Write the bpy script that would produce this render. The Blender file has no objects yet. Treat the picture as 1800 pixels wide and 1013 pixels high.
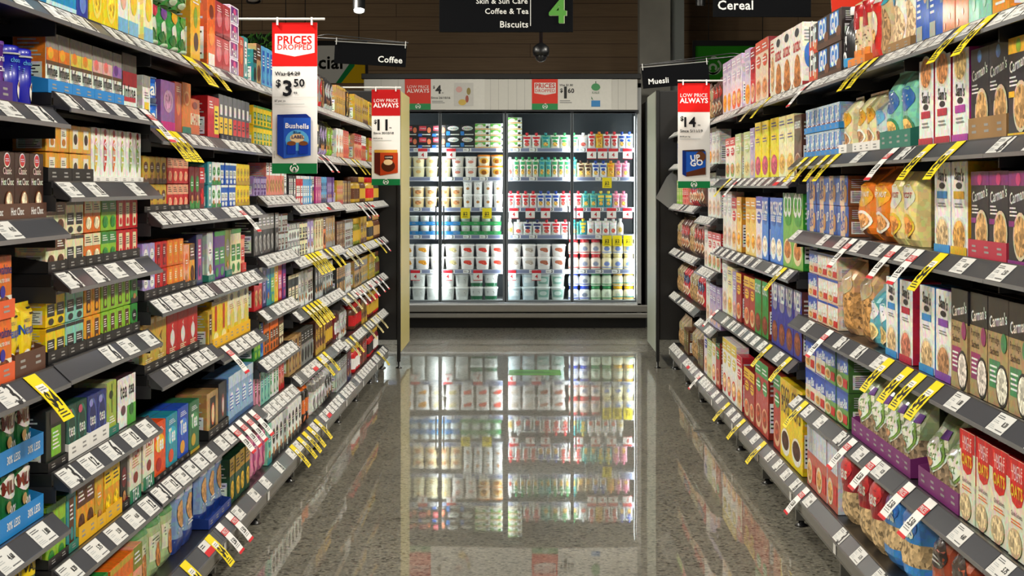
import bpy, math, random
from mathutils import Vector, Matrix
SC = bpy.context.scene
COL = SC.collection
R = random.Random(7)
H = 1.22            # eye height
F = 3080.0          # focal length in pixels of an 1800 wide frame
# ------------------------------------------------------------------ camera
cam = bpy.data.objects.new('camera', bpy.data.cameras.new('camera'))
COL.objects.link(cam)
cam.location = (0, 0, H)
cam.rotation_euler = (math.pi / 2, 0, 0)
cam.data.lens = F / 1800 * 36
cam.data.shift_x = -32 / 1800
cam.data.shift_y = -179.5 / 1800
cam.data.clip_start = 0.05
SC.camera = cam
# ------------------------------------------------------------------ world and exposure
w_ = bpy.data.worlds.new('world'); SC.world = w_; w_.use_nodes = True
w_.node_tree.nodes['Background'].inputs[0].default_value = (1.0, 0.97, 0.92, 1)
w_.node_tree.nodes['Background'].inputs[1].default_value = 0.09
SC.view_settings.view_transform = 'Standard'
SC.view_settings.look = 'None'
SC.view_settings.gamma = 1
SC.view_settings.exposure = -0.1
TRACK_W = 22.0      # watts of one track spotlight
WARM = (1.0, 0.95, 0.84)
FRIDGE_W = 4.3

# ------------------------------------------------------------------ colour
def lin(h):
    h = h.lstrip('#')
    o = []
    for i in (0, 2, 4):
        c = int(h[i:i + 2], 16) / 255
        o.append(c / 12.92 if c <= .04045 else ((c + .055) / 1.055) ** 2.4)
    return tuple(o)
CN = dict(red='c8141e', maroon='6e1020', orange='e8701a', amber='f0a020', yellow='f4cf12', cream='efe2b8', white='f0efec',
          grey='8a8a88', silver='b9bcbc', charcoal='2e2e30', black='141416', brown='5c3420', tan='b88f58', kraft='c09a66',
          green='2f8a3a', lime='8fc22e', dark_green='17452c', teal='2a8f92', mint='8fd0bc', blue='1a58b8', sky='58a8dc',
          navy='1a2458', purple='5b2a80', lilac='a994c8', magenta='b8207a', pink='e08aa8', peach='eaa07c', gold='c9a12c',
          salmon='ec8a78', olive='7c8428')
def cc(x):
    if isinstance(x, tuple): return x
    return lin(CN.get(x, x))

# ------------------------------------------------------------------ materials
def mat(name, rough=.5, metal=0, coat=0, attr=True, col='8a8a88', noise=.06, nscale=40, spec=.5, bump=0, printed=0):
    m = bpy.data.materials.new(name); m.use_nodes = True
    nt = m.node_tree; N = nt.nodes; L = nt.links; b = N['Principled BSDF']
    b.inputs['Roughness'].default_value = rough; b.inputs['Metallic'].default_value = metal
    b.inputs['Coat Weight'].default_value = coat; b.inputs['Coat Roughness'].default_value = .08
    b.inputs['Specular IOR Level'].default_value = spec
    if attr:
        src = N.new('ShaderNodeAttribute'); src.attribute_name = 'Col'
    else:
        src = N.new('ShaderNodeRGB'); src.outputs[0].default_value = (*cc(col), 1)
    tc = N.new('ShaderNodeTexCoord'); nz = N.new('ShaderNodeTexNoise'); nz.inputs['Scale'].default_value = nscale
    nz.inputs['Detail'].default_value = 3
    L.new(tc.outputs['Object'], nz.inputs['Vector'])
    mr = N.new('ShaderNodeMapRange'); mr.inputs['To Min'].default_value = 1 - noise; mr.inputs['To Max'].default_value = 1 + noise
    L.new(nz.outputs[0], mr.inputs[0])
    mx = N.new('ShaderNodeVectorMath'); mx.operation = 'SCALE'
    L.new(src.outputs[0], mx.inputs[0]); L.new(mr.outputs[0], mx.inputs['Scale'])
    out = mx.outputs[0]
    if printed:        # small printed patches that vary the ink a little
        vo = N.new('ShaderNodeTexVoronoi'); vo.distance = 'CHEBYCHEV'; vo.inputs['Scale'].default_value = 70; L.new(tc.outputs['Object'], vo.inputs['Vector'])
        va = N.new('ShaderNodeVectorMath'); va.operation = 'MULTIPLY_ADD'; va.inputs[1].default_value = (printed,) * 3; va.inputs[2].default_value = (1 - printed * .6,) * 3
        L.new(vo.outputs['Color'], va.inputs[0])
        vm = N.new('ShaderNodeVectorMath'); vm.operation = 'MULTIPLY'; L.new(out, vm.inputs[0]); L.new(va.outputs[0], vm.inputs[1]); out = vm.outputs[0]
    L.new(out, b.inputs['Base Color'])
    if bump:
        bp = N.new('ShaderNodeBump'); bp.inputs['Strength'].default_value = bump; bp.inputs['Distance'].default_value = .004
        L.new(nz.outputs[0], bp.inputs['Height']); L.new(bp.outputs[0], b.inputs['Normal'])
    return m
M_CARD = mat('printed_card', .45, coat=.12)
M_PRINT = mat('printed_carton', .42, coat=.15, printed=.38)
M_FILM = mat('plastic_film', .28, coat=.5, bump=.5, nscale=28, printed=.3)
M_METAL = mat('painted_metal', .38, noise=.04)
M_MATTE = mat('matt_sign_board', .9, noise=.02, spec=.1)
M_PLASTIC = mat('moulded_plastic', .3, coat=.2, noise=.03)
M_STEEL = mat('brushed_steel', .32, metal=.85, noise=.05)
# pieces of food: coloured cells around the attribute colour
def food():
    m = bpy.data.materials.new('food_picture'); m.use_nodes = True
    nt = m.node_tree; N = nt.nodes; L = nt.links; b = N['Principled BSDF']; b.inputs['Roughness'].default_value = .45
    src = N.new('ShaderNodeAttribute'); src.attribute_name = 'Col'
    tc = N.new('ShaderNodeTexCoord'); vo = N.new('ShaderNodeTexVoronoi'); vo.inputs['Scale'].default_value = 95
    L.new(tc.outputs['Object'], vo.inputs['Vector'])
    sep = N.new('ShaderNodeSeparateColor'); L.new(vo.outputs['Color'], sep.inputs[0])
    mr = N.new('ShaderNodeMapRange'); mr.inputs['To Min'].default_value = .35; mr.inputs['To Max'].default_value = 1.7
    L.new(sep.outputs[0], mr.inputs[0])
    mx = N.new('ShaderNodeVectorMath'); mx.operation = 'SCALE'; L.new(src.outputs[0], mx.inputs[0]); L.new(mr.outputs[0], mx.inputs['Scale'])
    L.new(mx.outputs[0], b.inputs['Base Color'])
    bp = N.new('ShaderNodeBump'); bp.inputs['Strength'].default_value = .4; bp.inputs['Distance'].default_value = .003
    L.new(vo.outputs['Distance'], bp.inputs['Height']); L.new(bp.outputs[0], b.inputs['Normal'])
    return m
M_FOOD = food()
def glassy(name, tint, fac, gl=.06, rough=.03):
    m = bpy.data.materials.new(name); m.use_nodes = True
    nt = m.node_tree; N = nt.nodes; L = nt.links; N.remove(N['Principled BSDF'])
    t = N.new('ShaderNodeBsdfTransparent'); t.inputs[0].default_value = (*cc(tint), 1)
    g = N.new('ShaderNodeBsdfGlossy'); g.inputs['Roughness'].default_value = rough
    fr = N.new('ShaderNodeFresnel'); fr.inputs[0].default_value = 1.45
    a = N.new('ShaderNodeMath'); a.operation = 'MULTIPLY_ADD'; a.inputs[1].default_value = fac; a.inputs[2].default_value = gl * .3
    L.new(fr.outputs[0], a.inputs[0])
    mx = N.new('ShaderNodeMixShader'); L.new(a.outputs[0], mx.inputs[0]); L.new(t.outputs[0], mx.inputs[1]); L.new(g.outputs[0], mx.inputs[2])
    L.new(mx.outputs[0], N['Material Output'].inputs[0])
    return m
M_GLASS = glassy('door_glass', 'f2f8f6', .8)
def emis(name, col, s):
    m = bpy.data.materials.new(name); m.use_nodes = True
    b = m.node_tree.nodes['Principled BSDF']
    b.inputs['Emission Color'].default_value = (*col, 1); b.inputs['Emission Strength'].default_value = s
    return m
M_LAMP = emis('lit_lamp_face', (1, .97, .9), 30)
M_TUBE = emis('lit_fridge_tube', (.93, .98, 1), 4)
MATS = [M_CARD, M_FILM, M_METAL, M_PLASTIC, M_STEEL, M_FOOD, M_GLASS, M_LAMP, M_TUBE, M_MATTE, M_PRINT]
CARD, FILM, METAL, PLAS, STEEL, FOOD, GLASS, LAMP, TUBE, MATTE, PRINT = range(11)

def floor_mat():
    m = bpy.data.materials.new('polished_concrete'); m.use_nodes = True
    nt = m.node_tree; N = nt.nodes; L = nt.links; b = N['Principled BSDF']
    tc = N.new('ShaderNodeTexCoord')
    n1 = N.new('ShaderNodeTexNoise'); n1.inputs['Scale'].default_value = 1.6; n1.inputs['Detail'].default_value = 5
    v1 = N.new('ShaderNodeTexVoronoi'); v1.inputs['Scale'].default_value = 90
    n2 = N.new('ShaderNodeTexNoise'); n2.inputs['Scale'].default_value = 95; n2.inputs['Detail'].default_value = 2
    for n in (n1, v1, n2): L.new(tc.outputs['Object'], n.inputs['Vector'])
    r1 = N.new('ShaderNodeValToRGB'); e = r1.color_ramp.elements
    e[0].position = .3; e[0].color = (*lin('87847a'), 1); e[1].position = .75; e[1].color = (*lin('989589'), 1)
    L.new(n1.outputs[0], r1.inputs[0])
    sep = N.new('ShaderNodeSeparateColor'); L.new(v1.outputs['Color'], sep.inputs[0])
    r2 = N.new('ShaderNodeValToRGB'); e = r2.color_ramp.elements
    r2.color_ramp.interpolation = 'CONSTANT'
    e[0].color = (.36, .35, .33, 1); e[1].position = .13; e[1].color = (.92, .91, .88, 1)
    x = e.new(.6); x.color = (1.1, 1.08, 1.0, 1); x = e.new(.9); x.color = (1.3, 1.27, 1.2, 1)
    L.new(sep.outputs[0], r2.inputs[0])
    r3 = N.new('ShaderNodeMapRange'); r3.inputs['From Min'].default_value = .4; r3.inputs['From Max'].default_value = .62
    r3.inputs['To Min'].default_value = .7; r3.inputs['To Max'].default_value = 1.15; L.new(n2.outputs[0], r3.inputs[0])
    m1 = N.new('ShaderNodeVectorMath'); m1.operation = 'MULTIPLY'; L.new(r1.outputs[0], m1.inputs[0]); L.new(r2.outputs[0], m1.inputs[1])
    m2 = N.new('ShaderNodeVectorMath'); m2.operation = 'SCALE'; L.new(m1.outputs[0], m2.inputs[0]); L.new(r3.outputs[0], m2.inputs['Scale'])
    L.new(m2.outputs[0], b.inputs['Base Color'])
    b.inputs['Roughness'].default_value = .35
    b.inputs['Coat Weight'].default_value = .85; b.inputs['Coat Roughness'].default_value = .018; b.inputs['Coat IOR'].default_value = 1.5
    n3 = N.new('ShaderNodeTexNoise'); n3.inputs['Scale'].default_value = 2.2; n3.inputs['Detail'].default_value = 1
    L.new(tc.outputs['Object'], n3.inputs['Vector'])
    bp = N.new('ShaderNodeBump'); bp.inputs['Strength'].default_value = .12; bp.inputs['Distance'].default_value = .004
    L.new(n3.outputs[0], bp.inputs['Height']); L.new(bp.outputs[0], b.inputs['Coat Normal'])
    return m
def plank_mat():
    m = bpy.data.materials.new('dark_timber_planks'); m.use_nodes = True
    nt = m.node_tree; N = nt.nodes; L = nt.links; b = N['Principled BSDF']; b.inputs['Roughness'].default_value = .6
    tc = N.new('ShaderNodeTexCoord'); sx = N.new('ShaderNodeSeparateXYZ'); L.new(tc.outputs['Object'], sx.inputs[0])
    cb = N.new('ShaderNodeCombineXYZ'); L.new(sx.outputs[0], cb.inputs[0]); L.new(sx.outputs[2], cb.inputs[1])
    br = N.new('ShaderNodeTexBrick'); br.inputs['Scale'].default_value = 1; br.inputs['Brick Width'].default_value = 2.6
    br.inputs['Row Height'].default_value = .13; br.inputs['Mortar Size'].default_value = .004
    br.inputs['Color1'].default_value = (*lin('a88a68'), 1); br.inputs['Color2'].default_value = (*lin('9c7f60'), 1); br.inputs['Mortar'].default_value = (*lin('745c46'), 1)
    L.new(cb.outputs[0], br.inputs['Vector'])
    mp = N.new('ShaderNodeMapping'); mp.inputs['Scale'].default_value = (1.5, 1, 40); L.new(tc.outputs['Object'], mp.inputs[0])
    nz = N.new('ShaderNodeTexNoise'); nz.inputs['Scale'].default_value = 2; nz.inputs['Detail'].default_value = 6; L.new(mp.outputs[0], nz.inputs['Vector'])
    mr = N.new('ShaderNodeMapRange'); mr.inputs['To Min'].default_value = .7; mr.inputs['To Max'].default_value = 1.3; L.new(nz.outputs[0], mr.inputs[0])
    mx = N.new('ShaderNodeVectorMath'); mx.operation = 'SCALE'; L.new(br.outputs[0], mx.inputs[0]); L.new(mr.outputs[0], mx.inputs['Scale'])
    L.new(mx.outputs[0], b.inputs['Base Color'])
    return m
def concrete_mat():
    m = mat('bare_concrete', .8, attr=False, col='a9a69c', noise=.3, nscale=3.5)
    return m

# ------------------------------------------------------------------ text
TXT = {}
def glyphs(s, bold=.025):
    k = (s, bold)
    if k not in TXT:
        cu = bpy.data.curves.new('t', 'FONT'); cu.body = s; cu.size = 1; cu.align_x = 'CENTER'; cu.resolution_u = 2; cu.offset = bold * .5; cu.space_character = 1.04
        o = bpy.data.objects.new('t', cu); COL.objects.link(o)
        dg = bpy.context.evaluated_depsgraph_get(); dg.update()
        me = bpy.data.meshes.new_from_object(o.evaluated_get(dg))
        vs = [(v.co.x, v.co.y) for v in me.vertices]; fs = [tuple(p.vertices) for p in me.polygons]
        xs = [v[0] for v in vs]; ys = [v[1] for v in vs]
        cx = (min(xs) + max(xs)) / 2; cy = (min(ys) + max(ys)) / 2; wd = max(xs) - min(xs)
        TXT[k] = ([((x - cx) / wd, (y - cy) / wd) for x, y in vs], fs, (max(ys) - min(ys)) / wd)
        bpy.data.objects.remove(o); bpy.data.meshes.remove(me); bpy.data.curves.remove(cu)
    return TXT[k]

# ------------------------------------------------------------------ mesh collector
class MB:
    def __init__(s): s.v = []; s.f = []; s.c = []; s.m = []; s.s = []
    def face(s, pts, col, m=CARD, sm=False):
        b = len(s.v); s.v.extend(pts); s.f.append(tuple(range(b, b + len(pts)))); s.c.append(cc(col)); s.m.append(m); s.s.append(sm)
    def mesh(s, vs, fs, col, m=CARD, sm=False):
        b = len(s.v); s.v.extend(vs); c = cc(col) if not isinstance(col, list) else None
        for i, f in enumerate(fs):
            s.f.append(tuple(b + j for j in f)); s.c.append(c if c else cc(col[i])); s.m.append(m); s.s.append(sm)
    def box(s, x0, x1, y0, y1, z0, z1, col, m=CARD, ch=0.0, cols=None):
        """cols: colours for front(-y), back, left(-x), right(+x), top, bottom"""
        k = cols or [col] * 6
        if ch <= 0:
            P = [(x, y, z) for z in (z0, z1) for y in (y0, y1) for x in (x0, x1)]
            s.mesh(P, [(0, 1, 5, 4), (3, 2, 6, 7), (2, 0, 4, 6), (1, 3, 7, 5), (4, 5, 7, 6), (2, 3, 1, 0)], list(k), m)
            return
        c = ch
        s.face([(x0 + c, y0, z0 + c), (x1 - c, y0, z0 + c), (x1 - c, y0, z1 - c), (x0 + c, y0, z1 - c)], k[0], m)
        s.face([(x1 - c, y1, z0 + c), (x0 + c, y1, z0 + c), (x0 + c, y1, z1 - c), (x1 - c, y1, z1 - c)], k[1], m)
        s.face([(x0, y1 - c, z0 + c), (x0, y0 + c, z0 + c), (x0, y0 + c, z1 - c), (x0, y1 - c, z1 - c)], k[2], m)
        s.face([(x1, y0 + c, z0 + c), (x1, y1 - c, z0 + c), (x1, y1 - c, z1 - c), (x1, y0 + c, z1 - c)], k[3], m)
        s.face([(x0 + c, y0 + c, z1), (x1 - c, y0 + c, z1), (x1 - c, y1 - c, z1), (x0 + c, y1 - c, z1)], k[4], m)
        s.face([(x0 + c, y1 - c, z0), (x1 - c, y1 - c, z0), (x1 - c, y0 + c, z0), (x0 + c, y0 + c, z0)], k[5], m)
        for (xa, xb) in ((x0, x0 + c), (x1, x1 - c)):
            for (ya, yb) in ((y0, y0 + c), (y1, y1 - c)):
                s.face([(xb, ya, z0 + c), (xa, yb, z0 + c), (xa, yb, z1 - c), (xb, ya, z1 - c)], k[0], m)
                s.face([(xb, ya, z1 - c), (xa, yb, z1 - c), (xb, yb, z1)], k[4], m)
                s.face([(xb, ya, z0 + c), (xa, yb, z0 + c), (xb, yb, z0)], k[0], m)
        for (za, zb) in ((z0, z0 + c), (z1, z1 - c)):
            for (ya, yb) in ((y0, y0 + c), (y1, y1 - c)):
                s.face([(x0 + c, ya, zb), (x1 - c, ya, zb), (x1 - c, yb, za), (x0 + c, yb, za)], k[0], m)
            for (xa, xb) in ((x0, x0 + c), (x1, x1 - c)):
                s.face([(xa, y0 + c, zb), (xa, y1 - c, zb), (xb, y1 - c, za), (xb, y0 + c, za)], k[2], m)
    def lathe(s, prof, n=20, cx=0, cy=0, col='white', m=PLAS, cols=None, sx=1, sy=1, sq=1.0, cap=True):
        """prof: (r, z) list bottom to top; cols: colour per band; sq<1 squares the outline"""
        vs = []
        for r, z in prof:
            for i in range(n):
                a = 2 * math.pi * (i + .5) / n; c_, s_ = math.cos(a), math.sin(a)
                c_ = math.copysign(abs(c_) ** sq, c_); s_ = math.copysign(abs(s_) ** sq, s_)
                vs.append((cx + r * c_ * sx, cy + r * s_ * sy, z))
        fs = []; cl = []
        for j in range(len(prof) - 1):
            for i in range(n):
                fs.append((j * n + i, j * n + (i + 1) % n, (j + 1) * n + (i + 1) % n, (j + 1) * n + i)); cl.append((cols[j] if cols else col))
        s.mesh(vs, fs, cl, m, True)
        if cap:
            k = len(prof) - 1
            b = len(s.v) - len(vs)
            s.f.append(tuple(b + k * n + i for i in range(n))); s.c.append(cc(cols[-1] if cols else col)); s.m.append(m); s.s.append(False)
            s.f.append(tuple(b + i for i in reversed(range(n)))); s.c.append(cc(cols[0] if cols else col)); s.m.append(m); s.s.append(False)
    def tube(s, pts, r, col, m=METAL, n=8):
        pts = [Vector(p) for p in pts]; vs = []
        for i, p in enumerate(pts):
            d = (pts[min(i + 1, len(pts) - 1)] - pts[max(i - 1, 0)]).normalized()
            u = d.orthogonal().normalized(); w = d.cross(u)
            for j in range(n):
                a = 2 * math.pi * j / n; vs.append(tuple(p + (u * math.cos(a) + w * math.sin(a)) * r))
        fs = [(i * n + j, i * n + (j + 1) % n, (i + 1) * n + (j + 1) % n, (i + 1) * n + j) for i in range(len(pts) - 1) for j in range(n)]
        fs += [tuple(reversed(range(n))), tuple((len(pts) - 1) * n + j for j in range(n))]
        s.mesh(vs, fs, col, m, True)
    def art(s, spec, S, w, h, curved=False, m=CARD, off0=.0004, step=.00025):
        off = off0
        for a in spec:
            k = a[0]
            if k == 'r' or k == 'R':
                _, x0, y0, x1, y1, col = a[:6]
                nx, ny = ((max(1, int(8 * (x1 - x0)) + 1), max(1, int(9 * (y1 - y0)) + 1)) if curved else (1, 1))
                vs = [S(x0 + (x1 - x0) * i / nx, y0 + (y1 - y0) * j / ny, off) for j in range(ny + 1) for i in range(nx + 1)]
                fs = [(j * (nx + 1) + i, j * (nx + 1) + i + 1, (j + 1) * (nx + 1) + i + 1, (j + 1) * (nx + 1) + i) for j in range(ny) for i in range(nx)]
                s.mesh(vs, fs, col, FOOD if k == 'R' else m, curved)
            elif k in 'eE':
                _, cx, cy, rx, ry, col = a[:6]
                ry2 = ry
                n = 18; rings = 3 if curved else 1
                vs = [S(cx, cy, off)]
                for q in range(1, rings + 1):
                    for i in range(n):
                        t = 2 * math.pi * i / n
                        vs.append(S(cx + rx * q / rings * math.cos(t), cy + ry2 * q / rings * math.sin(t), off))
                fs = [(0, 1 + i, 1 + (i + 1) % n) for i in range(n)]
                for q in range(rings - 1):
                    fs += [(1 + q * n + i, 1 + (q + 1) * n + i, 1 + (q + 1) * n + (i + 1) % n, 1 + q * n + (i + 1) % n) for i in range(n)]
                s.mesh(vs, fs, col, FOOD if k == 'E' else m, curved)
            elif k == 'p':
                s.mesh([S(x, y, off) for x, y in a[1]], [tuple(range(len(a[1])))], a[2], m)
            elif k == 't':
                _, cx, cy, tw, txt, col = a[:6]
                rot = a[6] if len(a) > 6 else 0
                vs, fs, ar = glyphs(txt, a[7] if len(a) > 7 else .025)
                ca, sa = math.cos(rot), math.sin(rot)
                W = tw * w if abs(ca) > .5 else tw * h
                out = [S(cx + (x * ca - y * sa) * W / w, cy + (x * sa + y * ca) * W / h, off) for x, y in vs]
                s.mesh(out, fs, col, m)
            elif k == 'b':
                _, x0, y0, x1, y1, n, col = a
                for i in range(n):
                    yy = y0 + (y1 - y0) * (i + .3) / n; hh = (y1 - y0) * .42 / n
                    xe = x1 - (x1 - x0) * ((i * 37) % 5) * .07
                    s.mesh([S(x0, yy, off), S(xe, yy, off), S(xe, yy + hh, off), S(x0, yy + hh, off)], [(0, 1, 2, 3)], col, m)
            elif k == 'w':   # apple-peel emblem: ring open at the top, inner ring, leaf
                _, cx, cy, r, col = a
                def arc(r0, r1, a0, a1, ox=0, oy=0, n=16):
                    P = []
                    for i in range(n + 1):
                        t = a0 + (a1 - a0) * i / n
                        P.append((cx + (ox + math.cos(t) * r0) * r, cy + (oy + math.sin(t) * r0) * r * w / h))
                        P.append((cx + (ox + math.cos(t) * r1) * r, cy + (oy + math.sin(t) * r1) * r * w / h))
                    s.mesh([S(x, y, off) for x, y in P], [(2 * i, 2 * i + 1, 2 * i + 3, 2 * i + 2) for i in range(n)], col, m)
                arc(1, .74, math.radians(125), math.radians(350), -.1, 0)
                arc(1, .74, math.radians(190), math.radians(415), .1, 0)
                arc(.52, .26, math.radians(-45), math.radians(225), 0, -.12)
                arc(.42, .12, math.radians(0), math.radians(190), .12, .92)
            off += step
    def data(s, name):
        me = bpy.data.meshes.new(name)
        me.from_pydata(s.v, [], s.f)
        used = sorted(set(s.m)); idx = {u: i for i, u in enumerate(used)}
        for u in used: me.materials.append(MATS[u] if isinstance(u, int) else u)
        me.polygons.foreach_set('material_index', [idx[x] for x in s.m])
        me.polygons.foreach_set('use_smooth', s.s)
        ca = me.color_attributes.new('Col', 'FLOAT_COLOR', 'CORNER')
        buf = []
        for f, c in zip(s.f, s.c): buf.extend((c[0], c[1], c[2], 1.0) * len(f))
        ca.data.foreach_set('color', buf)
        me.validate(); me.update()
        return me
    def obj(s, name, parent=None, loc=(0, 0, 0), rz=0, **props):
        return link(name, s.data(name), parent, loc, rz, **props)

def link(name, data, parent=None, loc=(0, 0, 0), rz=0, **props):
    o = bpy.data.objects.new(name, data); COL.objects.link(o)
    o.location = loc; o.rotation_euler = (0, 0, rz)
    if parent: o.parent = parent
    for k, v in props.items():
        if v: o[k] = v
    return o
def flat(x0, z0, w, h, y=0):       # a surface facing -y in local coordinates
    return lambda u, v, o: (x0 + w * u, y - o, z0 + h * v)
# ================================================================== PRODUCTS
# a type: name, category, shape, w (along the shelf), h, d (into the shelf), colours, printed art, look (at most five words)
T = {}
def tp(key, name, cat, shape, w, h, d, base, look, art=(), side=None, top=None, m=None, sart=None, **k):
    T[key] = dict(name=name, cat=cat, shape=shape, w=w, h=h, d=d, base=base, look=look, art=list(art), side=side or base, top=top or side or base, m=m, sart=sart, **k)

NUT = [('r', .12, .1, .88, .5, 'white'), ('b', .18, .14, .82, .46, 6, 'charcoal'), ('b', .15, .58, .85, .9, 5, 'silver')]
def bag_surface(w, h, d, full=.75, pinch=.22, seed=0):
    rr = random.Random(seed); ph = [rr.uniform(0, 6.28) for _ in range(4)]
    def bulge(u, v):
        u = min(1, max(0, u)); v = min(1, max(0, v))
        bu = max(0.0, 1 - abs(2 * u - 1) ** 3.2) ** .55
        bt = min(1.0, ((1 - v) / pinch)) ** .8 if v > 1 - pinch else 1
        bb = .55 + .45 * min(1.0, v / .12)
        wr = 1 + .05 * math.sin(9 * v + ph[0] + 4 * u) + .035 * math.sin(17 * v + 11 * u + ph[1])
        return bu * bt * bb * wr
    def width(v):
        return 1 - .06 * math.sin(math.pi * min(1, v / .9)) - (.05 if v < .05 else 0)
    def S(u, v, o, sgn=-1):
        g = width(v)
        return ((u - .5) * w * g, d / 2 + sgn * (bulge(u, v) * d / 2 * full + .001 + o), h * v)
    return S
def build_body(t, seed=0):
    b = MB(); w, h, d = t['w'], t['h'], t['d']; sh = t['shape']; m = t['m']
    if sh == 'box':
        m = PRINT if m is None else m
        b.box(-w / 2, w / 2, 0, d, 0, h, t['base'], m, ch=.0014, cols=[t['base'], t['side'], t['side'], t['side'], t['top'], t['side']])
        b.art(t['art'], flat(-w / 2, 0, w, h), w, h, m=m)
        sa = t['sart'] if t['sart'] is not None else NUT
        for sx in (-1, 1):
            S = (lambda u, v, o, sx=sx: (sx * (w / 2 + o), d * (u if sx > 0 else 1 - u), h * v))
            b.art(sa, S, d, h, m=m)
        # top flap seam and tuck tab
        b.box(-w / 2 + .002, w / 2 - .002, d * .5 - .0006, d * .5 + .0006, h, h + .0004, 'charcoal', m)
        b.box(-w * .2, w * .2, .0015, d * .2, h, h + .0006, t['top'], m)
    elif sh in ('bag', 'pouch'):
        m = FILM if m is None else m
        S = bag_surface(w, h, d, t.get('full', .8), t.get('pinch', .25), seed)
        nx, ny = 10, 12
        win = t.get('window')
        for sg in (-1, 1):
            vs = [S(i / nx, j / ny, 0, sg) for j in range(ny + 1) for i in range(nx + 1)]
            for j in range(ny):
                for i in range(nx):
                    q = (j * (nx + 1) + i, j * (nx + 1) + i + 1, (j + 1) * (nx + 1) + i + 1, (j + 1) * (nx + 1) + i)
                    if sg > 0: q = q[::-1]
                    vm = (j + .5) / ny
                    col = t['base'] if (sg < 0) else t['side']
                    mm = m
                    if win and win[0] < vm < win[1]: col, mm = win[2], FOOD
                    b.face([vs[x] for x in q], col, mm, True)
        for uu in (0, 1):                       # side gussets
            for j in range(ny):
                p = [S(uu, j / ny, 0, -1), S(uu, (j + 1) / ny, 0, -1), S(uu, (j + 1) / ny, 0, 1), S(uu, j / ny, 0, 1)]
                b.face(p, t['side'], m, True)
        b.box(-w / 2 * .97, w / 2 * .97, d / 2 - .0012, d / 2 + .0012, h * .985, h + .006, t.get('seal', t['base']), m)
        b.face([S(0, 0, 0, -1), S(.5, 0, 0, -1), S(1, 0, 0, -1), S(1, 0, 0, 1), S(.5, 0, 0, 1), S(0, 0, 0, 1)], t['base'], m)
        b.art(t['art'], S, w, h, True, m=m, off0=.0012, step=.0005)
        if sh == 'pouch':
            b.lathe([(.0085, h - .002), (.0085, h + .006), (.013, h + .006), (.013, h + .024), (.010, h + .026)], 12, 0, d / 2, t.get('cap', 'white'), PLAS)
    elif sh in ('tin', 'jar', 'bottle', 'tub', 'canister'):
        m = PLAS if m is None else m
        r = w / 2
        if sh == 'tin':
            pr = [(r * .96, 0), (r, .003), (r, .006), (r * .985, .008), (r * .985, h * .93)]
        elif sh == 'canister':
            pr = [(r * .94, 0), (r * .97, .004), (r, h * .25), (r, h * .86)]
        elif sh == 'jar':
            pr = [(r * .85, 0), (r * .98, h * .04), (r, h * .12), (r, h * .6), (r * .9, h * .72), (r * .72, h * .79)]
        elif sh == 'bottle':
            pr = [(r * .9, 0), (r, h * .03), (r, h * .55), (r * .8, h * .68), (r * .42, h * .8), (r * .42, h * .87)]
        else:
            pr = [(r * .80, 0), (r * .83, h * .03), (r * .965, h * .84), (r, h * .85)]
        n = 20; sq = t.get('sq', 1.0); sy = d / w
        b.lathe(pr, n, 0, d / 2, t['base'], m, sq=sq, sy=sy, cols=t.get('bands'))
        if not t.get('lid_child'): lid_profile(b, t)
        def S(u, v, o):
            z = h * v; rr = r
            for (ra, za), (rb, zb) in zip(pr, pr[1:]):
                if za <= z <= zb: rr = ra + (rb - ra) * (z - za) / max(1e-6, zb - za)
            a = -math.pi / 2 + (u - .5) * math.pi * .98
            c_, s_ = math.cos(a), math.sin(a)
            c_ = math.copysign(abs(c_) ** sq, c_); s_ = math.copysign(abs(s_) ** sq, s_)
            return ((rr + o) * c_, d / 2 + (rr * sy + o) * s_, z)
        b.art(t['art'], S, w * 1.5, h, True, m=m, off0=.001, step=.0005)
    elif sh == 'carton2':    # printed sleeve round two cups
        b.box(-w / 2, w / 2, 0, d, 0, h, t['base'], CARD, ch=.003, cols=[t['base'], t['side'], t['side'], t['side'], t['top'], t['side']])
        b.art(t['art'], flat(-w / 2, 0, w, h), w, h)
    return b
def lid_profile(b, t):
    w, h, d = t['w'], t['h'], t['d']; r = w / 2; c = t.get('lid', 'white'); sq = t.get('sq', 1.0); sy = d / w
    sh = t['shape']
    if sh == 'tin': p = [(r * 1.0, h * .93), (r * 1.02, h * .935), (r * 1.02, h * .985), (r * .98, h), (r * .93, h), (r * .92, h * .985)]
    elif sh == 'canister': p = [(r, h * .86), (r * 1.0, h * .865), (r * 1.0, h * .97), (r * .9, h), ]
    elif sh == 'jar': p = [(r * .8, h * .79), (r * .84, h * .8), (r * .84, h * .98), (r * .8, h)]
    elif sh == 'bottle': p = [(r * .5, h * .87), (r * .52, h * .875), (r * .52, h * .985), (r * .46, h)]
    else: p = [(r * 1.0, h * .85), (r * 1.04, h * .87), (r * 1.04, h * .93), (r * .99, h * .97), (r * .94, h)]
    b.lathe(p, 20, 0, d / 2, c, PLAS, sq=sq, sy=sy)

PI2 = math.pi / 2
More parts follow.
